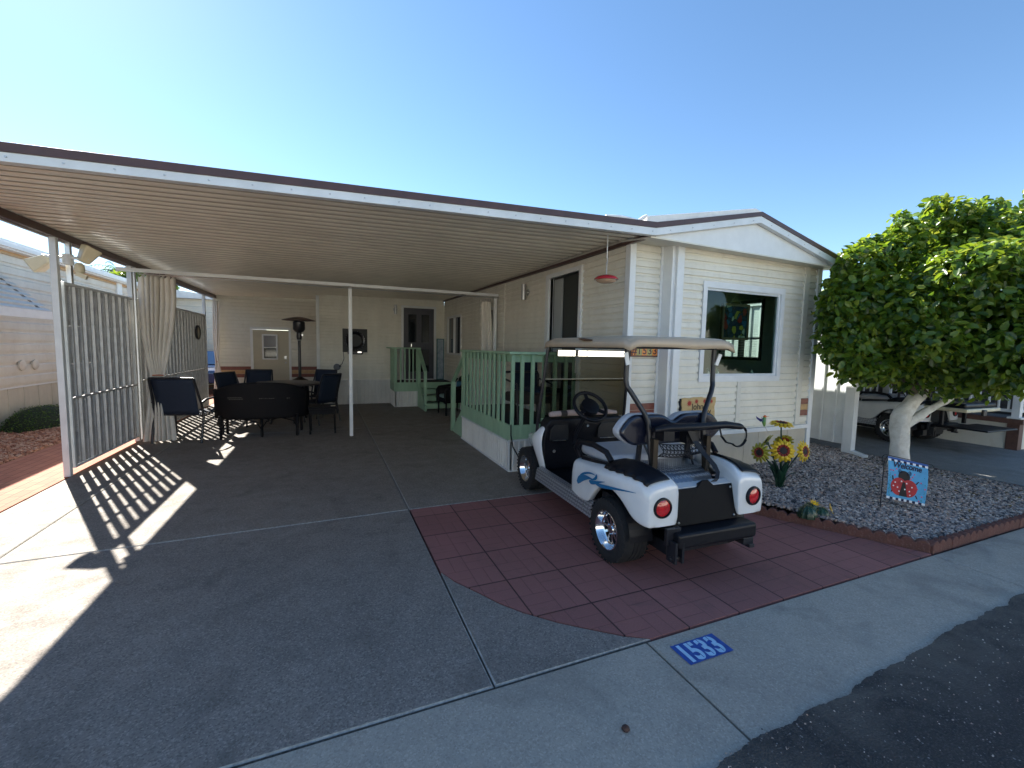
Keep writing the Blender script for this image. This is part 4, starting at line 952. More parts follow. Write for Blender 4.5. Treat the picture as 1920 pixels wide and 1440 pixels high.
    for x,y,z in ((-.26,-.417,.43),(.26,-.417,.43),(-.26,-.368,.63),(.26,-.368,.63)):
        b=MB(); b.lathe([(0,-.008),(.007,-.006),(.009,0)],(x,y-.004,z),10,'y'); B(b,'screw',M['steel'],K,smooth=50)
    for s in(-1,1):
        for y in (.34,.62,.90,1.20):
            b=MB(); b.cyl((s*.588,y,.33),(s*.598,y,.33),.009,n=8); B(b,'screw',M['steel'],K)
    # --- floor and front
    b=MB(); b.box(-.54,.54,.55,1.45,.29,.335); B(b,'floor_mat',M['plasticblack'],K)
    b=MB(); b.box(-.10,.02,1.22,1.34,.335,.42); b.box(.06,.16,1.24,1.34,.335,.43); B(b,'pedal',M['steel'],K,bevel=.01)
    # cowl: outer white shell lofted back to front
    rows=[]
    for y,xw,zt,zbt in((1.325,.545,.87,.34),(1.33,.56,.872,.335),(1.38,.575,.87,.335),(1.43,.58,.85,.34),(1.50,.58,.80,.42),(1.60,.55,.74,.50),(1.75,.50,.70,.54),(1.95,.44,.67,.54),(2.12,.36,.60,.42),(2.24,.26,.52,.36),(2.28,.16,.47,.36)):
        hx=[-1,-1.0,-.97,-.86,-.5,0,.5,.86,.97,1.0,1]; 
        zz=[zbt,zbt+(zt-zbt)*.5,zbt+(zt-zbt)*.8,zt-.02,zt+.01,zt+.02,zt+.01,zt-.02,zbt+(zt-zbt)*.8,zbt+(zt-zbt)*.5,zbt]
        sc=[.86,1,1,1,1,1,1,1,1,1,.86]
        rows.append([(xw*hx[i]*sc[i],y,zz[i]) for i in range(11)])
    b=MB(); n=11; b.add([p for r_ in rows for p in r_],[(i*n+j,i*n+j+1,(i+1)*n+j+1,(i+1)*n+j) for i in range(len(rows)-1) for j in range(n-1)]+[tuple((len(rows)-1)*n+j for j in range(n))])
    B(b,'front_cowl',M['paintwhite'],K,sub=2,smooth=180)
    # dashboard and footwell wall
    b=MB(); b.add([(-.50,1.355,.335),(.50,1.355,.335),(.515,1.33,.62),(.50,1.30,.84),(.44,1.30,.905),(-.44,1.30,.905),(-.50,1.30,.84),(-.515,1.33,.62),
                   (-.50,1.46,.335),(.50,1.46,.335),(.515,1.46,.62),(.50,1.46,.86),(.44,1.46,.92),(-.44,1.46,.92),(-.50,1.46,.86),(-.515,1.46,.62)],
          [(0,1,2,7),(7,2,3,6),(6,3,4,5),(8,15,10,9),(15,14,11,10),(14,13,12,11)]+[(i,(i+1)%8,(i+1)%8+8,i+8) for i in range(8)])
    B(b,'dashboard',M['plasticblack'],K,bevel=.02,seg=3)
    for x0,x1 in((-.46,-.24),(.12,.44)):
        b=MB(); b.prism([(x0,.68),(x1,.68),(x1,.85),(x0+.05,.85),(x0+.01,.80)],1.285,1.31,'y'); pk=B(b,'dash_pocket',mat('dark_dash_recess',(.006,.006,.008),.5),K,bevel=.004)
        b=MB(); b.box(x0+.03,x1-.03,1.28,1.288,.675,.681); B(b,'pocket_edge',M['chrome'],pk)
    b=MB(); b.lathe([(0,1.292),(.012,1.288),(.016,1.30)],(.0,0,.82),12,'y'); b.lathe([(0,1.33),(.014,1.328),(.018,1.335)],(-.38,0,.55),12,'y'); b.lathe([(0,1.30),(.012,1.29),(.016,1.31)],(-.14,0,.60),12,'y'); B(b,'key_switch',M['steel'],K)
    # steering
    b=MB(); c=Vector((-.14,1.03,1.07)); ax=Vector((0,-.72,.69)).normalized(); 
    col_=B(MB().tube([c,(-.14,1.30,.74),(-.14,1.36,.60)],.022,10),'steering_column',M['blackmetal'],K,smooth=60)
    a1=Vector((1,0,0)); a2=ax.cross(a1)
    ring=[c+ (a1*math.cos(q)+a2*math.sin(q))*.175 for q in [2*math.pi*i/36 for i in range(36)]]
    b=MB(); b.tube(ring,.019,10,closed=True)
    for q in(math.pi*.5,math.pi*1.17,math.pi*1.83): b.bar(c-ax*.01,c+(a1*math.cos(q)+a2*math.sin(q))*.17,.035,.016,up=ax)
    b.tube([c-ax*.04,c+ax*.012,c+ax*.02],[.10,.095,.07],20)
    B(b,'steering_wheel',M['plasticblack'],K,smooth=50)
    # --- seats
    b=MB(); b.box(-.47,.47,.10,.64,.70,.80); B(b,'seat_cushion',M['seat'],K,bevel=.045,seg=4,smooth=50)
    def back(u,v):  # vinyl front of seat back
        x=-.50+u*1.0; e=abs(2*u-1); z0=.90+.05*max(0,e-.8)/.2*1.0; top=1.135-.05*math.exp(-((u-.5)/.07)**2)-(.13*((e-.72)/.28)**2 if e>.72 else 0)
        return (x,.09,z0+(top-z0)*v)
    def shell(yf,yb,scale,name,mt):
        nu=36;fr=[];z0f=lambda u:.905+(.09*((abs(2*u-1)-.7)/.3)**2 if abs(2*u-1)>.7 else 0)
        top=lambda u:1.15-.055*math.exp(-((u-.5)/.075)**2)-(.12*((abs(2*u-1)-.7)/.3)**2 if abs(2*u-1)>.7 else 0)
        b=MB(); vs=[]
        for i in range(nu+1):
            u=i/nu; x=(-.50+u)*scale; zt=1.03+(top(u)-1.03)*scale; zl=1.03+(z0f(u)-1.03)*scale
            vs+=[(x,yf,zl),(x,yf,zt),(x,yb,zl),(x,yb,zt)]
        fs=[]
        for i in range(nu):
            a=4*i;c=a+4; fs+=[(a,c,c+1,a+1),(a+2,a+3,c+3,c+2),(a+1,c+1,c+3,a+3),(a,a+2,c+2,c)]
        fs+=[(0,1,3,2),(4*nu,4*nu+2,4*nu+3,4*nu+1)]
        b.add(vs,fs); return B(b,name,mt,K,bevel=.02,seg=3,smooth=50)
    shell(.02,.10,1.0,'seat_back',M['seat']); shell(-.03,.022,.985,'seat_back_shell',M['seatnavy'])
    for s in(-1,1):
        b=MB(); b.tube([(s*.50,.575,.69),(s*.53,.60,.77),(s*.545,.52,.84),(s*.545,.28,.86),(s*.54,.10,.84),(s*.53,.04,.78)],.024,10)
        b.bar((s*.50,.52,.69),(s*.50,.12,.73),.04,.04); B(b,'hip_restraint',M['plasticblack'],K,smooth=60)
    # --- struts
    for s in(-1,1):
        b=MB(); P=[(s*.435,.03,1.68),(s*.435,.03,1.42),(s*.43,.02,1.37),(s*.40,.0,1.32),(s*.30,-.04,1.16),(s*.275,-.055,1.10),(s*.27,-.06,1.04),(s*.26,-.12,.64)]
        b.tube(P,.02,12); rs=B(b,'rear_strut',M['blackmetal'],K,smooth=50)
        b=MB(); b.box(s*.26-.022,s*.26+.022,-.145,-.10,.62,.98); B(b,'strut_sleeve',mat('bronze_sleeve',(.05,.04,.03),.35,metal=.6),rs,bevel=.004)
        b=MB(); b.obox((s*.455,.0,1.585),(.035,.012,.10),Euler((.1,s*.3,0))); B(b,'reflector_clip',M['white'],rs,bevel=.003)
        b=MB(); b.bar((s*.25,.09,.68),(s*.245,.06,1.05),.035,.03); B(b,'seat_back_support',M['blackmetal'],K,bevel=.004)
        b=MB(); b.tube([(s*.235,.06,.93),(s*.20,-.02,.78),(s*.18,-.10,.67)],.009,8); b.lathe([(0,-.02),(.016,-.018),(.016,.018),(0,.02)],(s*.20,-.02,.78),8); B(b,'bag_strap_brace',M['blackmetal'],K)
        b=MB(); b.tube([(s*.495,1.30,1.69),(s*.505,1.31,1.60),(s*.54,1.40,.98),(s*.545,1.42,.88),(s*.52,1.50,.62)],.017,10)
        B(b,'front_strut',M['blackmetal'],K,smooth=50)
    b=MB(); b.tube([(-.495,1.30,1.675),(.495,1.30,1.675)],.018,10); b.tube([(-.435,.03,1.68),(.435,.03,1.68)],.016,10); b.tube([(-.44,.03,1.685),(-.49,1.30,1.685)],.014,8); b.tube([(.44,.03,1.685),(.49,1.30,1.685)],.014,8); B(b,'roof_frame',M['blackmetal'],K,smooth=50)
    # --- windshield (two tinted halves)
    def pane(z0,z1,o,nm):
        f=lambda z: 1.415-(z-.95)*.155+o
        sx_=lambda z:.535-.03*(z-.95)/.7
        b=MB(); r=.05; pts=[]
        L=[(-sx_(z0),z0),(sx_(z0),z0),(sx_(z1)+.03,z1-r),(sx_(z1)+.03-r,z1),(-(sx_(z1)+.03-r),z1),(-(sx_(z1)+.03),z1-r)]
        vs=[(x,f(z),z) for x,z in L]+[(x,f(z)+.005,z) for x,z in L]; n=len(L)
        b.add(vs,[tuple(range(n)),tuple(range(2*n-1,n-1,-1))]+[(i,(i+1)%n,(i+1)%n+n,i+n) for i in range(n)])
        return B(b,nm,M['tint'],K)
    pane(.90,1.325,.0,'windshield_lower'); pane(1.30,1.62,.012,'windshield_upper')
    b=MB(); b.bar((-.545,1.365,1.325),(.545,1.365,1.325),.006,.010); B(b,'windshield_hinge',mat('clear_edge_strip',(.3,.29,.24),.3),K)
    # mirror strip
    MIR=mat('mirror',(.93,.92,.88),.03,metal=1)
    b=MB()
    for i in range(5):
        x0=-.42+.17*i; b.obox((x0+.083,1.225+.004*abs(i-2),1.606),(.166,.008,.06),Euler((R_(1.5),0,R_((i-2)*.6))))
    mi=B(b,'panoramic_mirror',MIR,K); b=MB(); b.box(-.43,.44,1.232,1.25,1.572,1.64); B(b,'mirror_back',M['plasticblack'],mi)
    # --- roof
    b=MB(); nx_,ny_=16,20
    y0,y1=-.10,1.36
    def rf(u,v):
        x=-1+2*u; y=v; hw=.515
        ex=abs(x)**6; ey=abs(2*v-1)**8
        z=1.762-.004*x*x-.030*abs(x)**22-.022*abs(2*v-1)**24
        xx=x*hw*(1-.03*abs(2*v-1)**6); yy=y0+(y1-y0)*v
        z+= .006*math.cos(x*9)*(1-ex)*(1-ey)*.5
        return (xx,yy,z)
    b.grid(rf,nx_,ny_)
    rim=[]
    ro=B(b,'roof',M['rooftan'],K,solid=-.012,smooth=60,sub=0)
    b=MB(); 
    per_=[rf(i/nx_,0) for i in range(nx_+1)]+[rf(1,j/ny_) for j in range(1,ny_+1)]+[rf(1-i/nx_,1) for i in range(1,nx_+1)]+[rf(0,1-j/ny_) for j in range(1,ny_)]
    n=len(per_); dip=lambda p:.012*math.exp(-((p[0]-.1)/.15)**2)*(1 if p[1]<0 else 0)
    b.add([(p[0]*1.0,p[1],p[2]+.002) for p in per_]+[(p[0]*1.02,.64+(p[1]-.64)*1.012,p[2]-.060-dip(p)) for p in per_],[(i,(i+1)%n,(i+1)%n+n,i+n) for i in range(n)])
    B(b,'roof_rim',M['rooftan'],ro,solid=.01,smooth=40)
    b=MB(); b.tube([(-.526,.40,1.728),(-.530,.52,1.733),(-.527,.62,1.742)],[.006,.013,.005],8); B(b,'roof_hand_grip',mat('brown_grip_recess',(.12,.06,.03),.6),ro)
    # --- decals
    b=MB(); 
    def dec(pts,w):
        vs=[];n=len(pts)
        for i,(y,z) in enumerate(pts):
            t_=i/(n-1); ww=w*math.sin(math.pi*min(1,max(.04,t_))**.55)*.5+.0015
            a=pts[max(0,i-1)];c=pts[min(n-1,i+1)]; dy,dz=c[0]-a[0],c[1]-a[1]; L=math.hypot(dy,dz)+1e-9
            for q in(-1,1):
                yy=y-dz/L*ww*q; zz=z+dy/L*ww*q; X,I,Z,Y2=surf(max(-.43,min(.59,yy)))
                vs.append((-(X+.012-max(0,zz-(Z-.06))*.5),yy,zz))
        b.add(vs,[(2*i,2*i+1,2*i+3,2*i+2) for i in range(n-1)])
    def bez(p0,p1,p2,p3,n=16):
        return [tuple((1-t)**3*p0[k]+3*(1-t)**2*t*p1[k]+3*(1-t)*t*t*p2[k]+t**3*p3[k] for k in(0,1)) for t in[i/n for i in range(n+1)]]
    dec(bez((.40,.575),(.32,.625),(.20,.655),(.13,.645)),.016)
    dec(bez((.13,.655),(.10,.64),(.16,.60),(.22,.59)),.026)
    dec(bez((.45,.495),(.40,.56),(.32,.585),(.18,.605)),.060)
    dec(bez((.24,.575),(.19,.56),(.12,.60),(.0,.635)),.030)
    dec(bez((.13,.585),(.06,.575),(-.10,.625),(-.34,.655)),.026)
    if main: B(b,'blue_decal',M['decal'],K)
    return K,B
CART,B=cart('golf_cart','white golf cart with tan roof and blue swoosh parked on the red pavers',(2.555,2.71,0),R_(-2))
# basket net, bag straps
b=MB()
def net(u,v): return (-.20+.42*u,-.10-.06*math.sin(math.pi*v),.93-.10*v-.02*math.sin(math.pi*u))
for i in range(13):
    b.tube([net(i/12,0),net(min(1,i/12+.08),.5),net(i/12,1)],.0035,4); b.tube([net(i/12,0),net(max(0,i/12-.08),.5),net(i/12,1)],.0035,4)
for j in(0,.33,.66,1): b.tube([net(q/8,j) for q in range(9)],.004,4)
B(b,'mesh_basket',M['blackmetal'],CART)
b=MB()
b.tube([(-.30,-.16,1.055),(-.20,-.18,1.07),(.1,-.2,1.07),(.35,-.21,1.075),(.50,-.21,1.055),(.52,-.21,1.05)],[.026,.038,.040,.038,.032,.026],12,flat=.8)
b.tube([(-.27,-.10,1.04),(.30,-.10,1.04)],.018,8); b.box(-.24,-.14,-.2,-.1,.97,1.05); b.box(.02,.12,-.18,-.08,.93,1.03)
B(b,'bag_support_bar',M['plasticblack'],CART,smooth=50)
b=MB(); 
def strap(pts,w):
    vs=[]
    for i,p in enumerate(pts): vs+=[(p[0]-w[i],p[1],p[2]),(p[0]+w[i],p[1]-.004,p[2])]
    b.add(vs,[(2*i,2*i+1,2*i+3,2*i+2) for i in range(len(pts)-1)])
strap([(.02,-.19,1.04),(.06,-.2,.96),(.10,-.24,.88),(.16,-.3,.79),(.17,-.33,.74),(.14,-.355,.70),(.10,-.36,.68)],[.03,.028,.026,.022,.018,.018,.03])
strap([(.02,-.17,1.0),(.03,-.17,.95),(.02,-.16,.88)],[.02,.022,.012])
B(b,'hanging_strap',M['plasticblack'],CART,solid=.005)
b=MB(); lp=[]
for i in range(19):
    a=math.pi*.5-i/18*math.pi*1.25; lp.append((.50+.085*math.cos(a),-.21,.975+.085*math.sin(a)))
lp=[(.49,-.21,1.06)]+lp+[(.38,-.2,.93),(.33,-.2,.98),(.30,-.2,1.06)]
for i in range(len(lp)-1): b.bar(lp[i],lp[i+1],.028,.006,up=(0,1,0.01)) if 0 else b.tube([lp[i],lp[i+1]],.014,8,flat=.45)
B(b,'strap_loop',M['plasticblack'],CART,smooth=60)
# rolled towels resting on the dash
W_=rootM(CART)
tw=thing('rolled_towel','rolled pinkish towel lying on the golf cart dashboard','towel',tuple(W_@Vector((-.08,1.33,.95))),R_(-2))
b=MB(); b.tube([(-.37,0,0),(-.34,.0,.004),(-.15,.01,.01),(-.05,.0,.012),(.0,.0,.0),(.1,0,.006),(.3,.0,.012),(.46,0,0)],[.022,.03,.032,.036,.028,.033,.032,.02],12); b.build('towel_roll',M['towel'],tw,world=False,smooth=60)
b=MB(); b.tube([(-.24,0,.004),(-.17,.0,.008)],.034,12); b.build('towel_band',mat('dark_strap',(.05,.04,.035),.8),tw,world=False)
# charging cable from the deck to the cart
cb=MB(); cb.tube([(2.20,5.22,.64),(2.19,5.19,.5),(2.20,5.14,.36),(2.24,5.05,.25),(2.30,4.92,.17),(2.38,4.8,.14),(2.50,4.7,.2)],.009,8)
tag(cb.build('charging_cable',M['rubber'],smooth=60),'thin black charging cable hanging from the green deck down to the cart','cable')
# second cart with rear-facing seat at the neighbour's
K2,B2=cart('golf_cart','white golf cart with rear-facing seat parked in the shade of the neighbouring driveway',(9.86,4.46,.10),R_(-2),False)
b=MB(); b.box(-.50,.50,-.98,-.42,.66,.72); rsb=B2(b,'rear_seat_deck',M['floodcream'],K2,bevel=.015)
b=MB(); b.box(-.46,.46,-.94,-.40,.72,.80); B2(b,'rear_seat_cushion',M['plasticblack'],K2,bevel=.03,seg=3)
b=MB(); b.box(-.45,.45,-1.22,-.72,.385,.41); b.bar((-.34,-.60,.40),(-.34,-.60,.70),.05,.05); b.bar((.34,-.60,.40),(.34,-.60,.70),.05,.05); b.box(-.36,.36,-.8,-.45,.36,.385); B2(b,'rear_footboard',M['plasticblack'],K2,bevel=.008)
b=MB(); b.box(-.08,.02,-1.01,-.97,.60,.70); B2(b,'seat_latch',M['blackmetal'],K2,bevel=.01)

# ------------------------------------------------------------------ patio furniture
def sling_chair(label,loc,rz,group='navy sling patio chairs'):
    K=thing('patio_chair',label,'chair',loc,rz,group)
    # faces +y ; width .6
    for s in(-1,1):
        b=MB(); b.tube([(s*.30,-.36,0),(s*.30,-.27,.42),(s*.29,-.30,.62),(s*.26,-.43,1.03)],.017,8)
        b.tube([(s*.31,.28,0),(s*.31,.26,.40),(s*.31,.22,.62),(s*.31,.12,.68),(s*.31,-.20,.68),(s*.30,-.30,.64)],.017,8); b.tube([(s*.27,.28,.44),(s*.27,-.24,.41)],.014,8)
        b.build('side_frame',M['blackmetal'],K,world=False,smooth=50)
    b=MB(); b.tube([(-.26,-.43,1.03),(.26,-.43,1.03)],.016,8); b.tube([(-.28,-.28,.44),(.28,-.28,.44)],.012,8); b.build('cross_bar',M['blackmetal'],K,world=False,smooth=50)
    b=MB(); b.grid(lambda u,v:(-.25+.5*u,-.285-.135*v**1.2,.45+.57*v-.0),6,8); b.build('sling_back',M['navy'],K,world=False,solid=.006,smooth=180)
    b=MB(); b.grid(lambda u,v:(-.26+.52*u,-.27+.56*v,.43+.02*v-.02*math.sin(math.pi*u)*math.sin(math.pi*v)),6,8); b.build('sling_seat',M['navy'],K,world=False,solid=.006,smooth=180)
    return K
KC=sling_chair('navy sling patio chair standing apart by the tied beige curtain',(-2.19,8.84,0),R_(-13)); KC.scale=(1.2,1.1,1.03)
sling_chair('navy sling patio chair behind the bench, its back toward the shed door',(-1.50,10.95,0),R_(176))
sling_chair('navy sling patio chair showing low behind the left end of the wicker bench',(-1.58,10.15,0),R_(-120))
sling_chair('navy sling patio chair turned toward the table, just left of the centre post',(-.26,9.95,0),R_(48))
sling_chair('navy sling patio chair farthest back, in front of the ribbed skirting',(-.27,10.95,0),R_(150))
# wicker bench
K=thing('wicker_bench','curved black wicker bench seen from behind beneath the carport','bench',(-1.1,8.85,0))
def bk(u,v):
    a=(u-.5)*2; x=a*.72; y=-.30+.30*a*a*abs(a)+.0; top=.97-.16*abs(a)**3.2; z=.33+(top-.33)*v
    return (x,y-.06*v,z)
b=MB(); b.grid(bk,36,14)
holes=set()
for c0 in(9,10,11,12): holes.add(c0)
b.build('curved_back',M['wicker'],K,world=False,solid=.03,smooth=180)
b=MB(); b.grid(lambda u,v:((u-.5)*1.3,(-.26+.30*abs(2*u-1)**3)*(1-v)+.30*v,.42+.0*v),16,4); b.build('seat',M['wicker'],K,world=False,solid=.06)
b=MB()
for s in(-1,1):
    b.tube([(s*.72,.0,.82),(s*.72,.15,.70),(s*.71,.30,.62),(s*.69,.34,.40)],[.03,.035,.035,.03],10)
b.build('arm',M['wicker'],K,world=False,smooth=60)
for x,y in((-.60,-.26),(-.60,.26),(0,-.22),(.56,-.26),(.60,.26)):
    MB().tube([(x,y,.40),(x,y,.12),(x,y,.03),(x,y,0)],[.028,.022,.024,.018],10).build('leg',M['wicker'],K,world=False,smooth=60)
b=MB()
for x0,x1 in((-.60,0),(0,.58)):
    b.tube([(x0,-.27,.14),(x0+.08*(1),-.27,.28),((x0+x1)/2,-.27,.345),(x1-.08,-.27,.28),(x1,-.27,.14)],.010,6)
b.build('apron_arch',M['wicker'],K,world=False,smooth=60)
b=MB()
for i in range(6):
    for j in range(2): b.obox((-.46+.036*i+.018*j,-.365,.72-.028*j),(.007,.012,.008))
for x_ in (-.0,.03,.09,.15,.18,.21,.42,.45): b.obox((x_,-.377,.695),(.007,.012,.007))
b.build('painted_gap_light',mat('gap_light_paint',(.5,.47,.38),.8),K,world=False)  # solid pale blocks painted as daylight showing through the weave
# dining table
K=thing('dining_table','round mosaic topped patio table behind the wicker bench','table',(-.80,10.3,0))
b=MB(); b.lathe([(0,.78),(.60,.78),(.63,.79),(.63,.815),(.61,.825),(0,.83)],(0,0,0),40); b.build('tabletop',M['tabletop'],K,world=False,smooth=40)
b=MB()
for i in range(4):
    a=math.pi/4+i*math.pi/2; b.tube([(.45*math.cos(a),.45*math.sin(a),0),(.30*math.cos(a),.30*math.sin(a),.4),(.42*math.cos(a),.42*math.sin(a),.78)],.022,8)
b.build('pedestal_legs',M['blackmetal'],K,world=False,smooth=60)
# side table
K=thing('side_table','small low black patio table standing left of the white centre post','table',(-.12,8.82,0))
b=MB(); b.box(-.24,.24,-.22,.24,.46,.50); b.build('tabletop',M['wicker'],K,world=False,bevel=.01)
b=MB(); b.box(-.22,.22,-.2,.22,.36,.455); b.build('apron',M['wicker'],K,world=False)
for x,y in((-.21,-.19),(.21,-.19),(-.21,.2),(.21,.2)): MB().tube([(x,y,.4),(x,y,.03),(x,y,0)],[.018,.015,.018],8).build('leg',M['wicker'],K,world=False)
ft=MB(); ft.box(.02,.10,8.66,8.70,.503,.515); tag(ft.build('small_box',mat('cream_box',(.6,.52,.42),.6),bevel=.003),'tiny cream packet lying on the low black side table','box')
# patio heater
K=thing('patio_heater','tall dark patio heater with wide reflector in front of the shed','patio heater',(-.63,11.3,0))
b=MB(); b.lathe([(0,.0),(.24,0),(.25,.03),(.22,.06),(.19,.08),(.19,.72),(.17,.80),(.06,.86),(.04,.88)],(0,0,0),28); b.build('tank_housing',mat('dark_bronze',(.035,.022,.018),.35,metal=.5),K,world=False,smooth=40)
b=MB(); b.cyl((0,0,.86),(0,0,1.78),.032,n=12); b.build('pole',M['blackmetal'],K,world=False,smooth=60)
b=MB(); b.lathe([(.05,1.74),(.06,1.80),(.055,1.90),(.10,1.93),(.13,1.98),(.13,2.14),(.11,2.16)],(0,0,0),24); b.build('burner',M['blackmetal'],K,world=False,smooth=40)
b=MB(); b.lathe([(.04,1.715),(.048,1.735),(.04,1.755)],(0,0,0),16); b.box(.05,.085,-.02,.02,1.82,1.87); b.build('collar',M['steel'],K,world=False)
b=MB(); b.lathe([(0,2.265),(.08,2.262),(.20,2.235),(.36,2.185),(.36,2.178),(.20,2.225),(0,2.25)],(0,0,0),32); b.build('reflector',M['brown'],K,world=False,smooth=40)
# wicker armchair by rear steps
K=thing('wicker_armchair','dark wicker armchair with teal cushion partly hidden by the green deck','chair',(2.78,10.35,0),R_(95))
b=MB(); b.grid(lambda u,v:((u-.5)*.62,-.28-.12*v+.10*abs(2*u-1)**2,.32+v*(.66-.12*abs(2*u-1)**3)),14,8); b.build('back',M['wicker'],K,world=False,solid=.03,smooth=180)
b=MB(); b.box(-.30,.30,-.27,.28,.30,.40); b.build('seat',M['wicker'],K,world=False,bevel=.01)
for s in(-1,1):
    b=MB(); b.tube([(s*.30,-.24,.86),(s*.32,-.1,.68),(s*.32,.24,.64),(s*.31,.28,.58),(s*.30,.27,.3)],.032,8); b.grid(lambda u,v:(s*.305,-.25+.5*u,.34+.30*v),2,2); b.build('arm',M['wicker'],K,world=False,smooth=60,solid=.01)
    for y in(-.24,.25): MB().tube([(s*.28,y,.32),(s*.28,y,0)],[.025,.018],8).build('leg',M['wicker'],K,world=False)
cu=thing('cushion','teal back cushion propped in the dark wicker armchair','cushion',tuple(rootM(K)@Vector((0,-.22,.62))),R_(95))
b=MB(); b.box(-.2,.2,-.05,.05,-.18,.18); b.build('cover',M['cushionblue'],cu,world=False,bevel=.045,seg=3,smooth=60)
cu=thing('cushion','pale floral seat cushion on the dark wicker armchair','cushion',tuple(rootM(K)@Vector((0,.02,.44))),R_(95))
b=MB(); b.box(-.24,.24,-.24,.24,-.04,.04); b.build('cover',M['cushionfloral'],cu,world=False,bevel=.035,seg=3,smooth=60)
# deck furniture
K=thing('deck_chair','tall black backed chair on the green front deck','chair',(2.80,6.05,.60),R_(200))
b=MB(); b.box(-.24,.24,-.05,0,.42,.98); b.build('back',M['navy'],K,world=False,bevel=.04,seg=4,smooth=50)
b=MB(); b.box(-.25,.25,.0,.5,.40,.46); b.build('seat',M['navy'],K,world=False,bevel=.02,seg=2)
for x,y in((-.24,0),(.24,0),(-.24,.48),(.24,.48)): MB().cyl((x,y,0),(x,y,.42),.015,n=8).build('leg',M['blackmetal'],K,world=False)
K=thing('deck_chair','low black tube framed chair behind the green railing slats','chair',(2.62,5.85,.60),R_(182))
b=MB(); b.tube([(-.28,-.02,0),(-.28,.0,.66),(-.26,.0,.70),(.26,.0,.70),(.28,.0,.66),(.28,-.02,0)],.017,8); b.tube([(-.26,.45,0),(-.27,.42,.55),(-.28,.02,.60)],.015,8); b.tube([(.26,.45,0),(.27,.42,.55),(.28,.02,.60)],.015,8); b.build('frame',M['blackmetal'],K,world=False,smooth=60)
b=MB(); b.box(-.27,.27,.0,.5,.28,.42); b.build('seat',mat('dark_brown_cushion',(.05,.035,.03),.9),K,world=False,bevel=.03,seg=2)
# ------------------------------------------------------------------ curtains
def curtain(label,c,zt,zb_,zt_tie,wtop,wmid,wbot,xt,xb,axis='x',pleats=8,seed=1,thick=.05,tie=True):
    K=thing('curtain',label,'curtain',(c[0],c[1],0),0,'beige carport curtains')
    r=random.Random(seed); ph=[r.uniform(0,6) for _ in range(4)]
    def W(z):
        if z>zt_tie:
            t_=(z-zt_tie)/(zt-zt_tie); s_=math.sin(math.pi*min(1,t_*1.0)/2); return wmid+(wtop-wmid)*min(1,s_**.8*1.02)+.03*math.sin(math.pi*t_)
        t_=(zt_tie-z)/(zt_tie-zb_); return wmid+(wbot-wmid)*(t_**.75)
    def Cx(z):
        if z>zt_tie: t_=(z-zt_tie)/(zt-zt_tie); return xt*t_
        t_=(zt_tie-z)/(zt_tie-zb_); return xb*t_
    b=MB()
    def f(u,v):
        z=zb_+(zt-zb_)*v; w=W(z); a=u*pleats*2*math.pi+ph[0]+1.1*math.sin(u*6+ph[1])+.5*math.sin(v*4+ph[3]+u*3)+.35*math.sin(u*23+v*3)
        amp=thick*(.45+.55*min(1,abs(z-zt_tie)/.5))*(1+.55*math.sin(u*9+ph[2]+v*2)) 
        env=math.sin(math.pi*u)**.25 if 0<u<1 else 0
        d=amp*math.sin(a)+ (.06*(1-min(1,abs(z-zt_tie)/.35)))*math.cos(math.pi*(u-.5)*2)
        x=Cx(z)+(u-.5)*w+.012*math.cos(a)
        zz=z+(.03*math.sin(a+1)*max(0,(v-.9)*10)); x+=.02*math.sin(v*6+ph[0])*(1-abs(2*v-1))
        return ((x,d*env,zz) if axis=='x' else (d*env,x,zz))
    b.grid(f,pleats*12,60); b.build('fabric',M['curtain'],K,world=False,smooth=180)
    if tie:
        b=MB(); rr_=wmid/2-.012; pts=[(Cx(zt_tie)+rr_*math.cos(q),(rr_*.9+.012)*math.sin(q),zt_tie+.004*math.sin(3*q)) for q in[2*math.pi*i/20 for i in range(20)]]; b.tube(pts,.011,6,closed=True); b.build('tie_cord',M['tie'],K,world=False,smooth=60)
    b=MB()
    for i in range(6):
        x=xt+(i/5-.5)*wtop*.9; p=(x,0,zt) if axis=='x' else (0,x,zt); b.tube([p,(p[0],p[1]-.0,zt+.05)],.004,5)
    b.build('hooks',M['steel'],K,world=False)
    return K
curtain('full beige curtain tied back at the left of the carport behind the sling chair',(-2.52,8.62),2.66,.03,1.10,.47,.18,.46,.03,-.03,'x',7,3,.055)
curtain('beige curtain gathered against the house wall above the green deck',(3.0,8.42),2.58,.62,.7,.20,.17,.2,-.05,.08,'x',6,5,.035,False)
curtain('narrow beige curtain tied at the far back corner by the shed',(-2.85,14.30),2.75,.05,1.10,.16,.06,.28,.0,.0,'x',4,8,.035)
# ------------------------------------------------------------------ small wall things
def sconce(label,loc,rz):
    K=thing('wall_lamp',label,'wall lamp',loc,rz,'up and down cylinder wall lamps')
    b=MB(); b.cyl((0,-.09,-.13),(0,-.09,.13),.04,n=20); b.build('cylinder_shade',M['steel'],K,world=False,smooth=40)
    b=MB(); b.cyl((0,-.06,0),(0,0,0),.03,n=12); b.cyl((0,-.012,0),(0,0,0),.06,n=20); b.build('wall_bracket',M['steel'],K,world=False,smooth=40)
sconce('steel cylinder wall lamp on the side wall left of the open door',(XW-.01,6.87,2.60),R_(-90))
sconce('steel cylinder wall lamp on the rear wall beside the dark door',(1.75,YB-.01,2.66),0)
K=thing('wall_clock','black square board with round ring and silver base on the rear wall','wall clock',(.67,YB-.02,1.76))
b=MB(); b.box(-.32,.32,-.03,0,-.32,.32); b.build('board',mat('black_board',(.01,.01,.011),.5),K,world=False,bevel=.004)
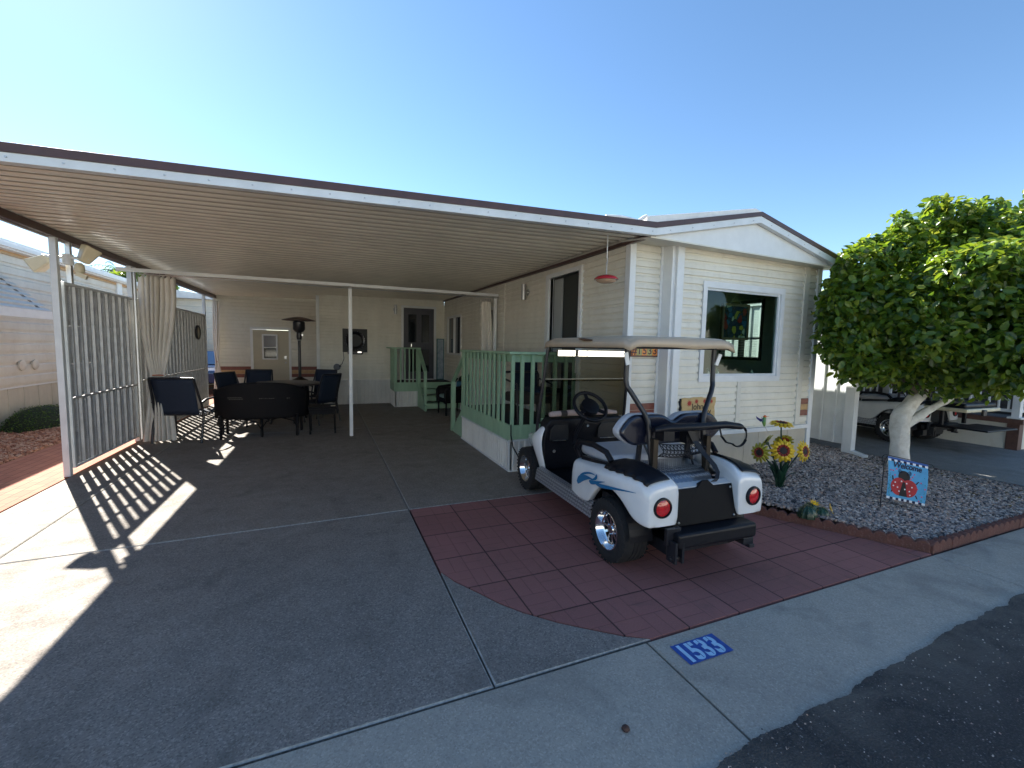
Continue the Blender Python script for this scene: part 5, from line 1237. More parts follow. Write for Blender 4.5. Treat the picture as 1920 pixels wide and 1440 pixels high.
b=MB(); b.lathe([(.17,-.035),(.2,-.06),(.25,-.065),(.27,-.05),(.27,-.03)],(0,0,0),40,'y'); b.build('ring',mat('black_gloss',(.006,.006,.01),.2),K,world=False,smooth=40)
b=MB(); 
for i in range(24): a=2*math.pi*i/24; b.obox((.255*math.cos(a),-.066,.255*math.sin(a)),(.014,.006,.014),Euler((0,-a,0)))
b.build('ring_studs',mat('dull_violet_studs',(.06,.055,.09),.3),K,world=False)
b=MB(); b.box(-.2,.2,-.10,-.02,-.38,-.29); sb=b.build('base_tray',M['blackmetal'],K,world=False,bevel=.03,seg=3)
b=MB(); b.box(.06,.16,-.11,-.10,-.335,-.30); b.box(-.17,-.14,-.11,-.10,-.335,-.31); b.build('bright_fitting',M['chrome'],sb,world=False)
b=MB(); b.tube([(.37,YB-.03,1.44),(.38,YB-.03,1.25),(.33,YB-.03,1.12),(.28,YB-.03,1.08)],.007,6); tag(b.build('power_cord',M['rubber']),'thin dark power cord hanging below the black square board','cord')
K=thing('outlet_box','grey round outlet cover where the thin cord plugs in','outlet',(.20,YB-.02,1.03))
b=MB(); b.lathe([(0,-.05),(.07,-.05),(.09,-.03),(.09,0)],(0,0,0),16,'y'); b.build('cover',mat('grey_outlet',(.14,.15,.17),.5),K,world=False,smooth=40)
b=MB(); b.obox((.08,-.05,.03),(.05,.04,.03)); b.build('plug',M['rubber'],K,world=False)
K=thing('round_clock','round pale clock with dark rim on the long screen panel','clock',(-2.86,12.35,1.86))
b=MB(); b.lathe([(.15,.0),(.17,.02),(.165,.05),(.15,.055)],(0,0,0),28,'x'); b.build('rim',M['blackmetal'],K,world=False,smooth=40)
b=MB(); b.lathe([(0,.03),(.15,.03)],(0,0,0),28,'x'); b.build('face',mat('cream_clock_face',(.55,.5,.38),.5),K,world=False)
K=thing('welcome_board','tall narrow pale blue board in teal frame leaning by the back door','sign board',(3.03,YB-.1,.67),0)
b=MB(); b.box(-.085,.085,-.02,0,.02,1.18); b.build('face',M['palesign'],K,world=False)
b=MB(); b.box(-.11,-.085,-.03,.01,0,1.2); b.box(.085,.11,-.03,.01,0,1.2); b.box(-.085,.085,-.03,.01,1.18,1.2);b.box(-.085,.085,-.03,.01,0,.02); b.build('frame',M['teal'],K,world=False,bevel=.003)
# flood light on front post
K=thing('flood_light','yellowed twin flood light with motion sensor on the front left carport post','flood light',(-2.82,6.86,2.58))
b=MB(); b.cyl((-.22,-.02,.02),(.20,-.02,.02),.018,n=10); b.cyl((0,0,-.06),(0,0,.06),.05,n=14); b.build('arm',M['whitemetal'],K,world=False,smooth=50)
def hood(c,rot):
    b=MB(); b.T=Matrix.Translation(c)@rot.to_matrix().to_4x4()
    b.add([(-.055,0,-.05),(.055,0,-.05),(.055,0,.05),(-.055,0,.05),(-.085,-.2,-.085),(.085,-.2,-.085),(.085,-.2,.085),(-.085,-.2,.085)],[(0,3,2,1),(4,5,6,7),(0,1,5,4),(1,2,6,5),(2,3,7,6),(3,0,4,7)])
    b.build('lamp_hood',M['floodcream'],K,world=False,bevel=.018,seg=3,smooth=50)
hood((.13,-.0,-.02),Euler((R_(-115),R_(10),R_(-50)))); hood((-.16,.0,.0),Euler((R_(150),R_(-10),R_(80))))
b=MB(); b.lathe([(0,-.16),(.03,-.155),(.05,-.12),(.045,-.06),(.025,-.03)],(.10,0,0),16); b.obox((.13,-.03,-.18),(.10,.05,.05),Euler((0,R_(25),0))); b.build('motion_sensor',M['floodcream'],K,world=False,smooth=50)
# hummingbird feeder
K=thing('hummingbird_feeder','red saucer hummingbird feeder hanging on a wire from the carport edge','bird feeder',(2.765,4.0,2.40))
b=MB(); b.lathe([(0,.055),(.05,.05),(.10,.035),(.128,.012),(.13,.0),(.11,-.004)],(0,0,0),32); b.build('lid',M['feedglass'],K,world=False,smooth=50)
b=MB(); b.lathe([(.11,-.002),(.10,-.02),(.06,-.035),(0,-.038)],(0,0,0),32); b.build('bowl',M['feedclear'],K,world=False,smooth=50)
b=MB()
for i in range(6): a=i*math.pi/3; b.lathe([(0,.006),(.012,.004),(.014,0)],(.125*math.cos(a),.125*math.sin(a),.004),8)
b.build('feeding_port',M['feedglass'],K,world=False)
b=MB(); b.tube([(0,0,.05),(0,0,.18),(.008,0,.20),(.012,0,.22),(.0,0,.235),(-.006,0,.22)],.003,6); b.build('hook',M['steel'],K,world=False)
b=MB(); b.tube([(0,0,.225),(0,0,.47)],.005,6); b.build('hanging_wire',M['whitemetal'],K,world=False)
# house number plaque
K=thing('number_plaque','dark tile plaque with orange house number 1533 on the narrow front wall','house number',(3.40,YS-.03,1.65))
b=MB(); b.box(-.21,.19,-.012,.012,-.075,.062); b.build('frame',M['darkred'],K,world=False,bevel=.003)
for i,ch in enumerate('#1533'):
    x=-.195+.075*i
    b=MB(); b.box(x+.002,x+.072,-.017,-.012,-.058,.055); tl=b.build('tile',M['orange'] if i%2==0 else M['olive'],K,world=False)
    text(ch,.125,M['darkred'],'digit',tl,tuple(rootM(K)@Vector((x+.037,-.0195,-.043))),Euler((R_(90),0,0)),align='CENTER',off=.002)
# wooden family sign
K=thing('name_sign','rough wooden sign with red maple leaves reading John and Judy under the window','sign',(4.09,YF-.03,.98))
rr=random.Random(4)
out=[(-.26,-.145)]+[(-.26+.52*i/12,-.15+rr.uniform(-.008,.008)) for i in range(1,12)]+[(.27,-.14),(.265,-.05),(.255,0),(.275,.06),(.27,.12)]+[(.26-.52*i/12,.12+rr.uniform(-.007,.007)) for i in range(1,12)]+[(-.265,.115),(-.27,.05),(-.255,.0),(-.275,-.06)]
b=MB(); b.prism([(x,z) for x,z in out],-.014,.0,'y'); b.build('board',M['signwood'],K,world=False)
b=MB(); b.prism([(x-.018,z-.006) for x,z in out],-.004,.018,'y'); b.build('dark_edge',M['blackcloth'],K,world=False)
def leaf2(b,cx,cz,s,rot,y=-.017):
    n=10; pts=[]
    for i in range(2*n):
        a=2*math.pi*i/(2*n)+rot; r_=s*(1 if i%2==0 else .48); pts.append((cx+r_*math.sin(a),y,cz+r_*math.cos(a)))
    b.add(pts,[tuple(range(2*n))])
b=MB()
for cx,cz,s,ro in((-.15,.055,.045,.2),(-.04,.075,.034,.6),(.09,.075,.034,.1),(.20,.07,.03,.4),(-.21,-.10,.04,.9)): leaf2(b,cx,cz,s,ro)
b.build('maple_leaves',M['signred'],K,world=False)
kl=K
text('John',.105,M['blackcloth'],'lettering',kl,tuple(rootM(K)@Vector((-.115,-.0175,-.022))),Euler((R_(90),0,0)),off=.001)
text('Judy',.105,M['blackcloth'],'lettering',kl,tuple(rootM(K)@Vector((.03,-.0175,-.105))),Euler((R_(90),R_(-8),0)),off=.001)
# stained picture hanging inside the window
K=thing('hanging_panel','brown framed colourful glass panel hanging inside the front window','glass panel',(4.83,4.10,2.04))
b=MB(); b.box(-.21,.21,-.012,.012,-.205,.205); pc=mat('coloured_glass',(.3,.3,.3),.3)
pc,t=newmat('coloured_glass_panel',.25,.5); o_=t.obj(); mp=node(t.nt,'ShaderNodeMapping'); mp.inputs['Scale'].default_value=(1,1,.8); t.L(o_,mp.inputs[0])
vc=t.voro(mp.outputs[0],15,'F1','Color'); vd=t.voro(mp.outputs[0],15,'DISTANCE_TO_EDGE'); X_,Y_,Z_=t.xyz(vc)
c=t.mix(t.remap(X_,.2,.25),(.5,.55,.4),(.015,.03,.07)); c=t.mix(t.math('GREATER_THAN',Y_,.72),c,(.25,.01,.015)); c=t.mix(t.math('GREATER_THAN',Z_,.8),c,(.02,.10,.2)); c=t.mix(t.math('LESS_THAN',Z_,.14),c,(.4,.35,.05)); c=t.mix(t.remap(vd,.03,.06),(.01,.01,.01),c)
t.L(c,t.b.inputs['Base Color'])
b.build('glass_mosaic',pc,K,world=False)
b=MB()
for a,c_,e,g in((-.235,.235,.20,.23),(-.235,.235,-.23,-.20),(-.235,-.205,-.2,.2),(.205,.235,-.2,.2)): b.box(a,c_,-.02,.02,e,g)
b.build('frame',M['woodframe'],K,world=False,bevel=.003)
b=MB(); b.tube([(-.1,0,.23),(0,0,.34),(.1,0,.23)],.0025,5); b.tube([(0,0,.34),(0,0,.7)],.0025,5); b.build('cord',M['whitemetal'],K,world=False)
# white figurines on the sill
for i,(x,z) in enumerate(((4.28,.03),(4.44,.028),(5.05,.022))):
    b=MB(); b.lathe([(0,0),(z,.0),(z*.9,z*.8),(z*.5,z*1.3),(z*.62,z*1.9),(0,z*2.4)],(x,YF+.035,wz0+.028),12)
    tag(b.build('figurine',mat('pale_ceramic%d'%i,(.75,.7,.6),.3),smooth=60),['small pale figurine at the left end of the window sill','small pale figurine second from the left on the window sill','tiny pale figurine right of centre on the window sill'][i],'figurine','figurines on the front window sill')

# ------------------------------------------------------------------ garden ornaments
P=Vector((4.66,3.23,.10))
K=thing('sunflower_sculpture','painted metal sunflower bouquet with five yellow blooms in the gravel bed','garden ornament',tuple(P))
def flower(c,nrm,r,front=True,label=None):
    n=Vector(nrm).normalized(); q=n.to_track_quat('Z','Y'); T=Matrix.Translation(Vector(c)-P)@q.to_matrix().to_4x4()
    b=MB(); b.T=T
    for ring,(cnt,rl,z0,w) in enumerate(((14,1.0,0,.30),(13,.86,.012,.27))):
        for i in range(cnt):
            a=2*math.pi*(i+.5*ring)/cnt+rnd.uniform(-.05,.05); ca,sa=math.cos(a),math.sin(a)
            pr=[(.25,.10),(.56,.95),(.72,1.0),(.9,.7),(1.0,.08)]; vs=[]
            for t_,ww in pr:
                rad=r*rl*t_; hw=r*w*.5*ww; z=z0+r*(.22*t_-.25*t_*t_)+ (.05*r if ring else 0)
                vs+=[(ca*rad-sa*hw,sa*rad+ca*hw,z),(ca*rad,sa*rad,z+.05*r*ww),(ca*rad+sa*hw,sa*rad-ca*hw,z)]
            fs=[];ks=[]
            for j in range(len(pr)-1):
                kk=1 if (j==0) else 0
                b.add([vs[3*j],vs[3*j+1],vs[3*j+4],vs[3*j+3]],[(0,1,2,3)],kk); b.add([vs[3*j+1],vs[3*j+2],vs[3*j+5],vs[3*j+4]],[(0,1,2,3)],kk)
    f=b.build('bloom',[M['yellow'] if front else M['yellowg'],M['petalred']],K,world=False,smooth=60,solid=.0015)
    b=MB(); b.T=T; b.lathe([(0,.05*r+.02),(.25*r,.05*r+.022),(.40*r,.018),(.46*r,.0)],(0,0,0),20); b.build('flower_centre',M['flowercore'],f,world=False,smooth=60)
    b=MB(); b.T=T; b.lathe([(0,-.03),(.12*r,-.025),(.2*r,-.0)],(0,0,0),12); b.build('sepal',M['leafmetal'],f,world=False)
cam=Vector((0,0,1.65))
F=[((4.62,3.20,.575),(-.55,-.78,.25),.135,1),((4.86,3.13,.565),(.1,-.9,.15),.125,1),((4.52,3.32,.645),(-.4,.75,.5),.115,0),((4.43,3.32,.54),(-.95,-.05,.1),.115,0),((4.77,3.30,.64),(.5,.7,.5),.11,0),((4.63,3.24,.86),(-.05,-.12,1),.125,1)]
for c,n_,r,fr in F[:6]: flower(c,n_,r,bool(fr))
b=MB()
for c,n_,r,fr in F:
    e=Vector(c)-Vector(n_).normalized()*.02-P; b.tube([(e.x*.12,e.y*.12,0),(e.x*.25,e.y*.25,e.z*.5),(e.x*.8,e.y*.8,e.z*.88),tuple(e)],.008,7)
b.build('stems',M['leafmetal'],K,world=False,smooth=60)
b=MB(); rr=random.Random(9)
for i in range(12):
    a=i*math.pi*2/12+rr.uniform(-.2,.2); L=rr.uniform(.16,.34); w=rr.uniform(.022,.035); up=rr.uniform(.22,.40); ca,sa=math.cos(a),math.sin(a); vs=[]
    for j in range(7):
        t_=j/6; rad=L*.55*t_**1.4+.015; z=.02+up*math.sin(t_*1.5)-.02*t_; ww=w*math.sin(math.pi*min(1,t_*.9+.1))+.002
        vs+=[(ca*rad-sa*ww,sa*rad+ca*ww,z+.008),(ca*rad,sa*rad,z),(ca*rad+sa*ww,sa*rad-ca*ww,z+.008)]
    b.add(vs,[(3*j,3*j+1,3*j+4,3*j+3) for j in range(6)]+[(3*j+1,3*j+2,3*j+5,3*j+4) for j in range(6)])
b.build('leaves',M['leafmetal'],K,world=False,solid=.002,smooth=60)
# hummingbird on a wire
K=thing('hummingbird_stake','small painted metal hummingbird on a curved wire beside the top sunflower','garden ornament',(4.62,3.26,.74))
b=MB(); b.tube([(0,0,0),(-.05,.02,.0),(-.11,.04,.02),(-.15,.055,.09)],.003,5); b.build('wire',M['steel'],K,world=False)
bd=MB(); bd.T=Matrix.Translation((-.17,.06,.15))
bd.tube([(.015,0,-.055),(.01,0,-.03),(.0,0,.0),(.005,0,.03),(.012,0,.045)],[.008,.017,.022,.018,.015],10); bo=bd.build('bird_body',mat('green_gold_paint',(.25,.35,.05),.35,col2=(.02,.25,.12),nscale=18),K,world=False,smooth=60)
b=MB(); b.T=Matrix.Translation((-.17,.06,.15)); b.tube([(.0,0,.048),(.018,0,.055),(.03,0,.052)],[.014,.017,.008],10); b.tube([(.03,0,.052),(.07,-.01,.058)],[.004,.0015],6); b.build('bird_head',mat('orange_red_paint',(.6,.12,.02),.35),bo,world=False,smooth=60)
b=MB(); b.T=Matrix.Translation((-.17,.06,.15))
for s in(-1,1): b.add([(-.01,0,.02),(-.05,s*.02,.035),(-.085,s*.035,.06),(-.075,s*.03,.03),(-.035,s*.012,-.005)],[(0,1,2,3,4)])
b.build('bird_wing',mat('violet_blue_paint',(.05,.04,.18),.35),bo,world=False,solid=.002)
# cactus ornament
K=thing('cactus_ornament','low dark green metal cactus with two yellow flowers near the edging bricks','garden ornament',(4.32,2.62,.075))
def globe(c,r,h):
    b=MB()
    def f(u,v):
        a=2*math.pi*u; q=math.pi*.5*v; rb=r*(1-.10*abs(math.sin(a*5))); return (c[0]+rb*math.cos(a)*math.cos(q),c[1]+rb*math.sin(a)*math.cos(q),c[2]+h*math.sin(q))
    b.grid(f,60,10)
    for i in range(10):
        for j in range(6):
            a=2*math.pi*i/10; q=.15+j*.22; p=Vector((c[0]+r*math.cos(a)*math.cos(q),c[1]+r*math.sin(a)*math.cos(q),c[2]+h*math.sin(q))); n_=(p-Vector(c)).normalized(); b.tube([p-n_*.012,p+n_*.012],[.002,.0005],4,k=1)
    b.build('cactus_lobe',[M['leafmetal'],M['olive']],K,world=False,smooth=60)
globe((-.07,.03,0),.085,.12); globe((.07,-.01,0),.075,.095); globe((.0,.05,0),.07,.13)
def smallflower(c,n_,r):
    T=Matrix.Translation(Vector(c))@Vector(n_).to_track_quat('Z','Y').to_matrix().to_4x4(); b=MB(); b.T=T
    for i in range(9):
        a=2*math.pi*i/9; ca,sa=math.cos(a),math.sin(a); w=r*.3
        b.add([(0,0,0),(ca*r*.6-sa*w*.6,sa*r*.6+ca*w*.6,.012),(ca*r,sa*r,.02),(ca*r*.6+sa*w*.6,sa*r*.6-ca*w*.6,.012)],[(0,1,2,3)])
    f=b.build('flower',mat('bright_yellow_petal',(.8,.45,.01),.4),K,world=False,solid=.0015)
    b=MB(); b.T=T; b.lathe([(0,.02),(.010,.018),(.014,.004)],(0,0,0),10); b.build('flower_centre',M['yellow'],f,world=False)
smallflower((-.03,.0,.135),(-.1,-.5,1),.045); smallflower((.125,-.05,.085),(.5,-.8,.35),.055)
# ------------------------------------------------------------------ garden flag
P=Vector((5.14,2.50,.06))
K=thing('garden_flag','light blue welcome garden flag with red ladybug on a thin black stand','garden flag',tuple(P))
U=Vector((.92,-.40,-.20)); V=Vector((.03,-.02,-1)).normalized()
O=Vector((5.165,2.485,.64))-P
def FP(u,v,o=0): # u right 0..1, v down 0..1
    wv=.012*math.sin(u*5+1)*v+.010*math.sin(v*4); nrm=Vector((-.4,-.92,0))
    return tuple(O+U*(u*.405)+V*(v*.425)+nrm*(wv+o))
b=MB(); b.tube([(0,0,-.05),(0,0,.5),(.01,-.005,.56),(.03,-.01,.58)],.0045,7); 
e0=O-U*.0; b.tube([tuple(O+U*q+Vector((0,0,.012))) for q in(-.02,.1,.3,.42)],.0045,7)
def curl(c,sg,rev):
    pts=[]
    for i in range(15):
        a=i/14*math.pi*1.5; r_=.035-.012*i/14; pts.append(tuple(c+U.normalized()*(sg*(math.sin(a)*r_+.02))+Vector((0,0,(math.cos(a))*r_*1.2-.03))))
    return pts
b.tube([tuple(O+Vector((0,0,.012)))]+curl(O+Vector((-.01,0,.0)),-1,0),.004,6); b.tube([tuple(O+U*.42+Vector((0,0,.012)))]+curl(O+U*.42,1,0),.004,6)
b.tube([(-.07,.03,-.0+.22),(.0,0,.21),(.05,-.02,.20)],.004,6)
b.build('stand',M['blackmetal'],K,world=False,smooth=60)
b=MB(); b.grid(lambda u,v:FP(u,v),24,24); fl=b.build('flag_cloth',M['blue'],K,world=False,smooth=180,rec=False)
def patch(poly,mk,nm,o):
    b=MB(); 
    # fan-subdivided polygon laid just above the cloth
    cx=sum(p[0] for p in poly)/len(poly);cy=sum(p[1] for p in poly)/len(poly); vs=[FP(cx,cy,o)]; n=len(poly)
    for k in (.33,.66,1): vs+=[FP(cx+(x-cx)*k,cy+(y-cy)*k,o) for x,y in poly]
    fs=[(0,1+i,1+(i+1)%n) for i in range(n)]
    for r_ in (0,1): fs+=[(1+r_*n+i,1+(r_+1)*n+i,1+(r_+1)*n+(i+1)%n,1+r_*n+(i+1)%n) for i in range(n)]
    b.add(vs,fs); return b
def P_(b,*args):
    c=patch(*args); b.add(c.v,c.f)
def ell(cx,cy,rx,ry,n=20,a0=0,a1=2*math.pi): return [(cx+rx*math.cos(a0+(a1-a0)*i/n),cy+ry*math.sin(a0+(a1-a0)*i/n)) for i in range(n if a1-a0>6 else n+1)]
b=MB(); P_(b,[(0,-.01),(1,-.01),(1,.035),(0,.035)],0,0,.0015); b.build('top_band',M['blued'],fl,world=False)
b=MB();c2=MB()
for i in range(13):
    for (v0,v1) in((.035,.085),(.945,1.0)):
        q=[(i/13,v0),((i+1)/13,v0),((i+1)/13,v1),(i/13,v1)]
        P_(c2 if i%2==0 else b,q,0,0,.0015)
b.build('dark_checks',M['ink'],fl,world=False); c2.build('white_checks',M['whitecloth'],fl,world=False)
b=MB(); P_(b,ell(.40,.40,.155,.14),0,0,.0022)
P_(b,[(.36,.55),(.40,.52),(.44,.56),(.53,.88),(.30,.88)],0,0,.0050)
for x0,y0,x1,y1 in((.10,.42,.12,.52),(.78,.45,.72,.53),(.10,.82,.13,.74),(.80,.88,.75,.80)): P_(b,[(x0-.015,y0),(x0+.015,y0),(x1+.02,y1),(x1-.02,y1)],0,0,.0022)
b.build('ladybug_head_and_legs',M['blackcloth'],fl,world=False)
b=MB(); P_(b,ell(.28,.66,.21,.215,24),0,0,.0032); P_(b,ell(.55,.67,.215,.215,24),0,0,.0036); b.build('ladybug_wings',M['redcloth'],fl,world=False)
b=MB()
for x,y in((.17,.57),(.33,.52),(.13,.66),(.24,.68),(.29,.77),(.47,.55),(.62,.62),(.44,.70),(.57,.73),(.60,.82)): P_(b,ell(x,y,.021,.018,10),0,0,.0055)
b.build('white_spots',M['whitecloth'],fl,world=False)
b=MB()
for x,y in((.62,.37),(.66,.30),(.84,.47),(.06,.30),(.12,.30),(.77,.64),(.9,.8),(.85,.92),(.16,.40),(.20,.25),(.58,.42),(.95,.6)): P_(b,ell(x,y,.022,.018,8),0,0,.0022)
b.build('pink_hearts',M['pink'],fl,world=False)
b=MB(); r2=random.Random(3)
for _ in range(34):
    x=r2.choice([r2.uniform(.83,.97),r2.uniform(.02,.07)]); y=r2.uniform(.3,.92); P_(b,ell(x,y,r2.uniform(.008,.016),.010,7),0,0,.0022)
b.build('green_dots',M['greencloth'],fl,world=False)
b=MB()
for cx,cy,s in((.30,.275,-1),(.52,.285,1)):
    pts=[]
    for i in range(22):
        a=i/21*math.pi*3.0; r_=.065*(1-i/30); pts.append(FP(cx+s*math.sin(a)*r_*.9,cy-math.cos(a)*r_*.9+.02,.004))
    b.tube(pts,.0028,4)
b.build('antennae',M['ink'],fl,world=False)
# lettering wrapped on cloth
cu=bpy.data.curves.new('w','FONT'); cu.body='Welcome'; cu.size=.24; cu.shear=.25; cu.offset=.006; cu.space_character=.95
o=bpy.data.objects.new('w',cu); COL.objects.link(o); me=bpy.data.meshes.new_from_object(o.evaluated_get(bpy.context.evaluated_depsgraph_get())); bpy.data.objects.remove(o)
xs_=[v.co.x for v in me.vertices]; w_=max(xs_)
for v in me.vertices:
    u=.10+v.co.x/w_*.74; vv=.225-v.co.y*.80-.02*math.sin(u*3); v.co=Vector(FP(u,vv,.004))
me.materials.clear(); me.materials.append(M['ink']); o=bpy.data.objects.new('welcome_lettering',me); COL.objects.link(o); o.parent=fl
# ------------------------------------------------------------------ trees
def leafcloud(name,parent,centers,n,size,mats,seed,shell=.55,flatz=.3,origin=None,aspect=.42):
    r=np.random.default_rng(seed); C_=np.array([c[:3] for c in centers]); Rr=np.array([c[3:6] for c in centers]); vol=(Rr.prod(1))**(2/3); pick=r.choice(len(C_),n,p=vol/vol.sum())
    d=r.normal(size=(n,3)); d/=np.linalg.norm(d,axis=1)[:,None]; rad=r.uniform(shell,1,n)**.6
    P=C_[pick]+d*Rr[pick]*rad[:,None]
    # drop leaves deep inside other blobs
    keep=np.ones(n,bool)
    for c,R0 in zip(C_,Rr): keep&=(((P-c)/R0)**2).sum(1)>.30
    P=P[keep];d=d[keep]; n=len(P)
    L=size*r.uniform(.65,1.25,n); nrm=d*.7+r.normal(size=(n,3))*.55+np.array([0,0,.45]); nrm/=np.linalg.norm(nrm,axis=1)[:,None]
    tdir=d*.5+r.normal(size=(n,3))*.8+np.array([0,0,-.25]); tdir-=nrm*(tdir*nrm).sum(1)[:,None]; tdir/=np.linalg.norm(tdir,axis=1)[:,None]; s=np.cross(nrm,tdir)
    # leaf outline : 0 base, 1/2 lower sides,3/4 upper sides,5 tip, 6 mid rib lower, 7 mid rib upper
    pts=[(0,0,0),(.28,-.8,.10),(.28,.8,.10),(.68,-.72,.08),(.68,.72,.08),(1.0,0,-.10),(.32,0,-.03),(.68,0,-.04)]
    V=np.zeros((n,8,3))
    for i,(a,b_,c) in enumerate(pts): V[:,i]=P+tdir*(a*L)[:,None]+s*(b_*L*aspect*.62)[:,None]+nrm*(c*L)[:,None]
    F=np.array([(0,1,6,6),(0,6,2,2),(1,3,7,6),(6,7,4,2),(3,5,7,7),(7,5,4,4)])
    faces=[]
    base=[(0,1,6),(0,6,2),(1,3,7,6),(6,7,4,2),(3,5,7),(7,5,4)]
    for i in range(n):
        k=8*i
        for f_ in base: faces.append(tuple(k+q for q in f_))
    me=bpy.data.meshes.new(name); 
    if parent is not None: V=V-np.array(parent.location)
    me.from_pydata(V.reshape(-1,3).tolist(),[],faces)
    for m_ in mats: me.materials.append(m_)
    me.polygons.foreach_set('material_index',np.repeat(r.choice(len(mats),n,p=([.5,.3,.2] if len(mats)==3 else None)),6).astype(np.int32)); me.polygons.foreach_set('use_smooth',np.ones(len(me.polygons),bool))
    o=bpy.data.objects.new(name,me); COL.objects.link(o); o.parent=parent; return o
def leafmat(name,col,tr,rough=.35):
    m=bpy.data.materials.new(name); m.use_nodes=True; nt=m.node_tree; b=nt.nodes['Principled BSDF']; b.inputs['Base Color'].default_value=(*col,1); b.inputs['Roughness'].default_value=rough; b.inputs['Specular IOR Level'].default_value=.45
    t=node(nt,'ShaderNodeBsdfTranslucent'); t.inputs[0].default_value=(*tr,1); mx=node(nt,'ShaderNodeMixShader'); mx.inputs[0].default_value=.35
    nt.links.new(b.outputs[0],mx.inputs[1]); nt.links.new(t.outputs[0],mx.inputs[2]); nt.links.new(mx.outputs[0],nt.nodes['Material Output'].inputs[0]); return m
LM=[leafmat('leaf_green',(.085,.155,.02),(.36,.50,.03),.3),leafmat('leaf_dark',(.035,.078,.016),(.16,.29,.02),.3),leafmat('leaf_young',(.17,.23,.03),(.50,.56,.06),.3)]
TL=Vector((7.42,3.42,.04))
K=thing('citrus_tree','round dense citrus tree with whitewashed trunk in the gravel bed','tree',tuple(TL))
b=MB()
b.tube([(0,0,-.05),(0,0,.05),(-.02,.0,.15),(-.04,.01,.4),(-.06,.02,.62),(-.065,.02,.75),(-.01,.0,.86),(.10,-.04,.99),(.22,-.09,1.16),(.36,-.15,1.9)],[.17,.14,.115,.104,.106,.128,.10,.084,.075,.045],18)
b.tube([(-.03,.0,.60),(.10,-.05,.72),(.26,-.12,.84),(.42,-.18,.95),(.55,-.24,1.02),(.7,-.3,1.25)],[.075,.06,.052,.046,.04,.028],14)
tr=b.build('trunk',M['trunk'],K,world=False,smooth=180)
m_=tr.modifiers.new('d','SUBSURF'); m_.levels=1; m_.render_levels=1
tx=bpy.data.textures.new('barkn','CLOUDS'); tx.noise_scale=.09; dm=tr.modifiers.new('dd','DISPLACE'); dm.texture=tx; dm.strength=.06; dm.texture_coords='LOCAL'
for i in range(16):
    rr=random.Random(40+i); a=rr.uniform(0,6.28); e=rr.uniform(.3,1.2); L=rr.uniform(.7,1.3); st=Vector((rr.uniform(-.3,.5),rr.uniform(-.25,.15),rr.uniform(1.1,1.7)))
    en=st+Vector((math.cos(a)*math.cos(e)*L,math.sin(a)*math.cos(e)*L,math.sin(e)*L)); md=(st+en)/2+Vector((rr.uniform(-.1,.1),rr.uniform(-.1,.1),.05))
    MB().tube([tuple(st),tuple(md),tuple(en)],[.04,.025,.008],6).build('branch',mat('bark_grey_brown',(.12,.1,.075),.9) if i==0 else bpy.data.materials['bark_grey_brown'],K,world=False,smooth=60)
CC=Vector((7.62,2.98,2.20)); rr=random.Random(12); blobs=[]
# lumpy crown: overlapping ellipsoids over a flattened dome
blobs.append((CC.x,CC.y,CC.z,1.45,1.35,1.12))
for i in range(34):
    a=i*2.399; h=rr.uniform(-.62,.98); rxy=math.sqrt(max(.05,1-h*h))
    c=(CC.x+1.30*rxy*math.cos(a),CC.y+1.2*rxy*math.sin(a),CC.z+(.98 if h>0 else .85)*h)
    r0=rr.uniform(.30,.52); blobs.append((*c,r0,r0,r0*rr.uniform(.7,.95)))
for c in ((6.42,3.35,2.9,.3,.3,.22),(6.6,3.2,3.14,.22,.22,.2),(7.05,3.0,3.36,.28,.28,.22),(8.05,2.7,3.32,.35,.35,.22),(5.98,3.42,2.25,.36,.33,.45),(6.0,3.42,1.85,.36,.33,.36),(6.15,3.4,2.75,.32,.3,.3),(6.35,3.4,1.55,.4,.35,.3)): blobs.append(c)
SPR=[(6.25,3.4,3.06,.10,.10,.08),(6.52,3.25,3.3,.10,.10,.12),(6.85,3.05,3.5,.12,.1,.10),(8.0,2.6,3.6,.12,.12,.12),(5.85,3.4,2.85,.09,.09,.09),(5.7,3.45,1.75,.10,.08,.08),(7.5,2.8,3.48,.14,.12,.10)]
blobs+=SPR
leafcloud('crown',K,blobs,56000,.098,LM,5,shell=.35,aspect=.56)
b=MB()
b.grid(lambda u,v:(CC.x-TL.x+1.22*math.cos(2*math.pi*u)*math.sin(math.pi*(.02+.96*v)),CC.y-TL.y+1.1*math.sin(2*math.pi*u)*math.sin(math.pi*(.02+.96*v)),CC.z-TL.z+.92*math.cos(math.pi*(.02+.96*v))),20,12)
# sprigs poking out of the outline
pts=[]; r3=random.Random(77)
while len(pts)<110:
    x=r3.uniform(5.6,7.7); y=r3.uniform(2.0,3.9); pts.append((x,y,gz(x,y)+.02))
vs=[];fs=[]
for (x,y,z) in pts:
    a=r3.uniform(0,6.28); L=r3.uniform(.03,.06); c,s_=math.cos(a),math.sin(a); w=L*.25; t0=r3.uniform(-.012,.012); k=len(vs)
    vs+=[(x-c*L/2,y-s_*L/2,z+t0),(x-s_*w,y+c*w,z+.008),(x+c*L/2,y+s_*L/2,z-t0),(x+s_*w,y-c*w,z+.006)]; fs.append((k,k+1,k+2,k+3))
LB=MB(); LB.add(vs,fs); tag(LB.build('leaf_litter',mat('dry_leaf',(.22,.14,.05),.8,col2=(.12,.11,.03),nscale=8),rec=False),'small dry leaves scattered on the gravel below the tree',kind='stuff')
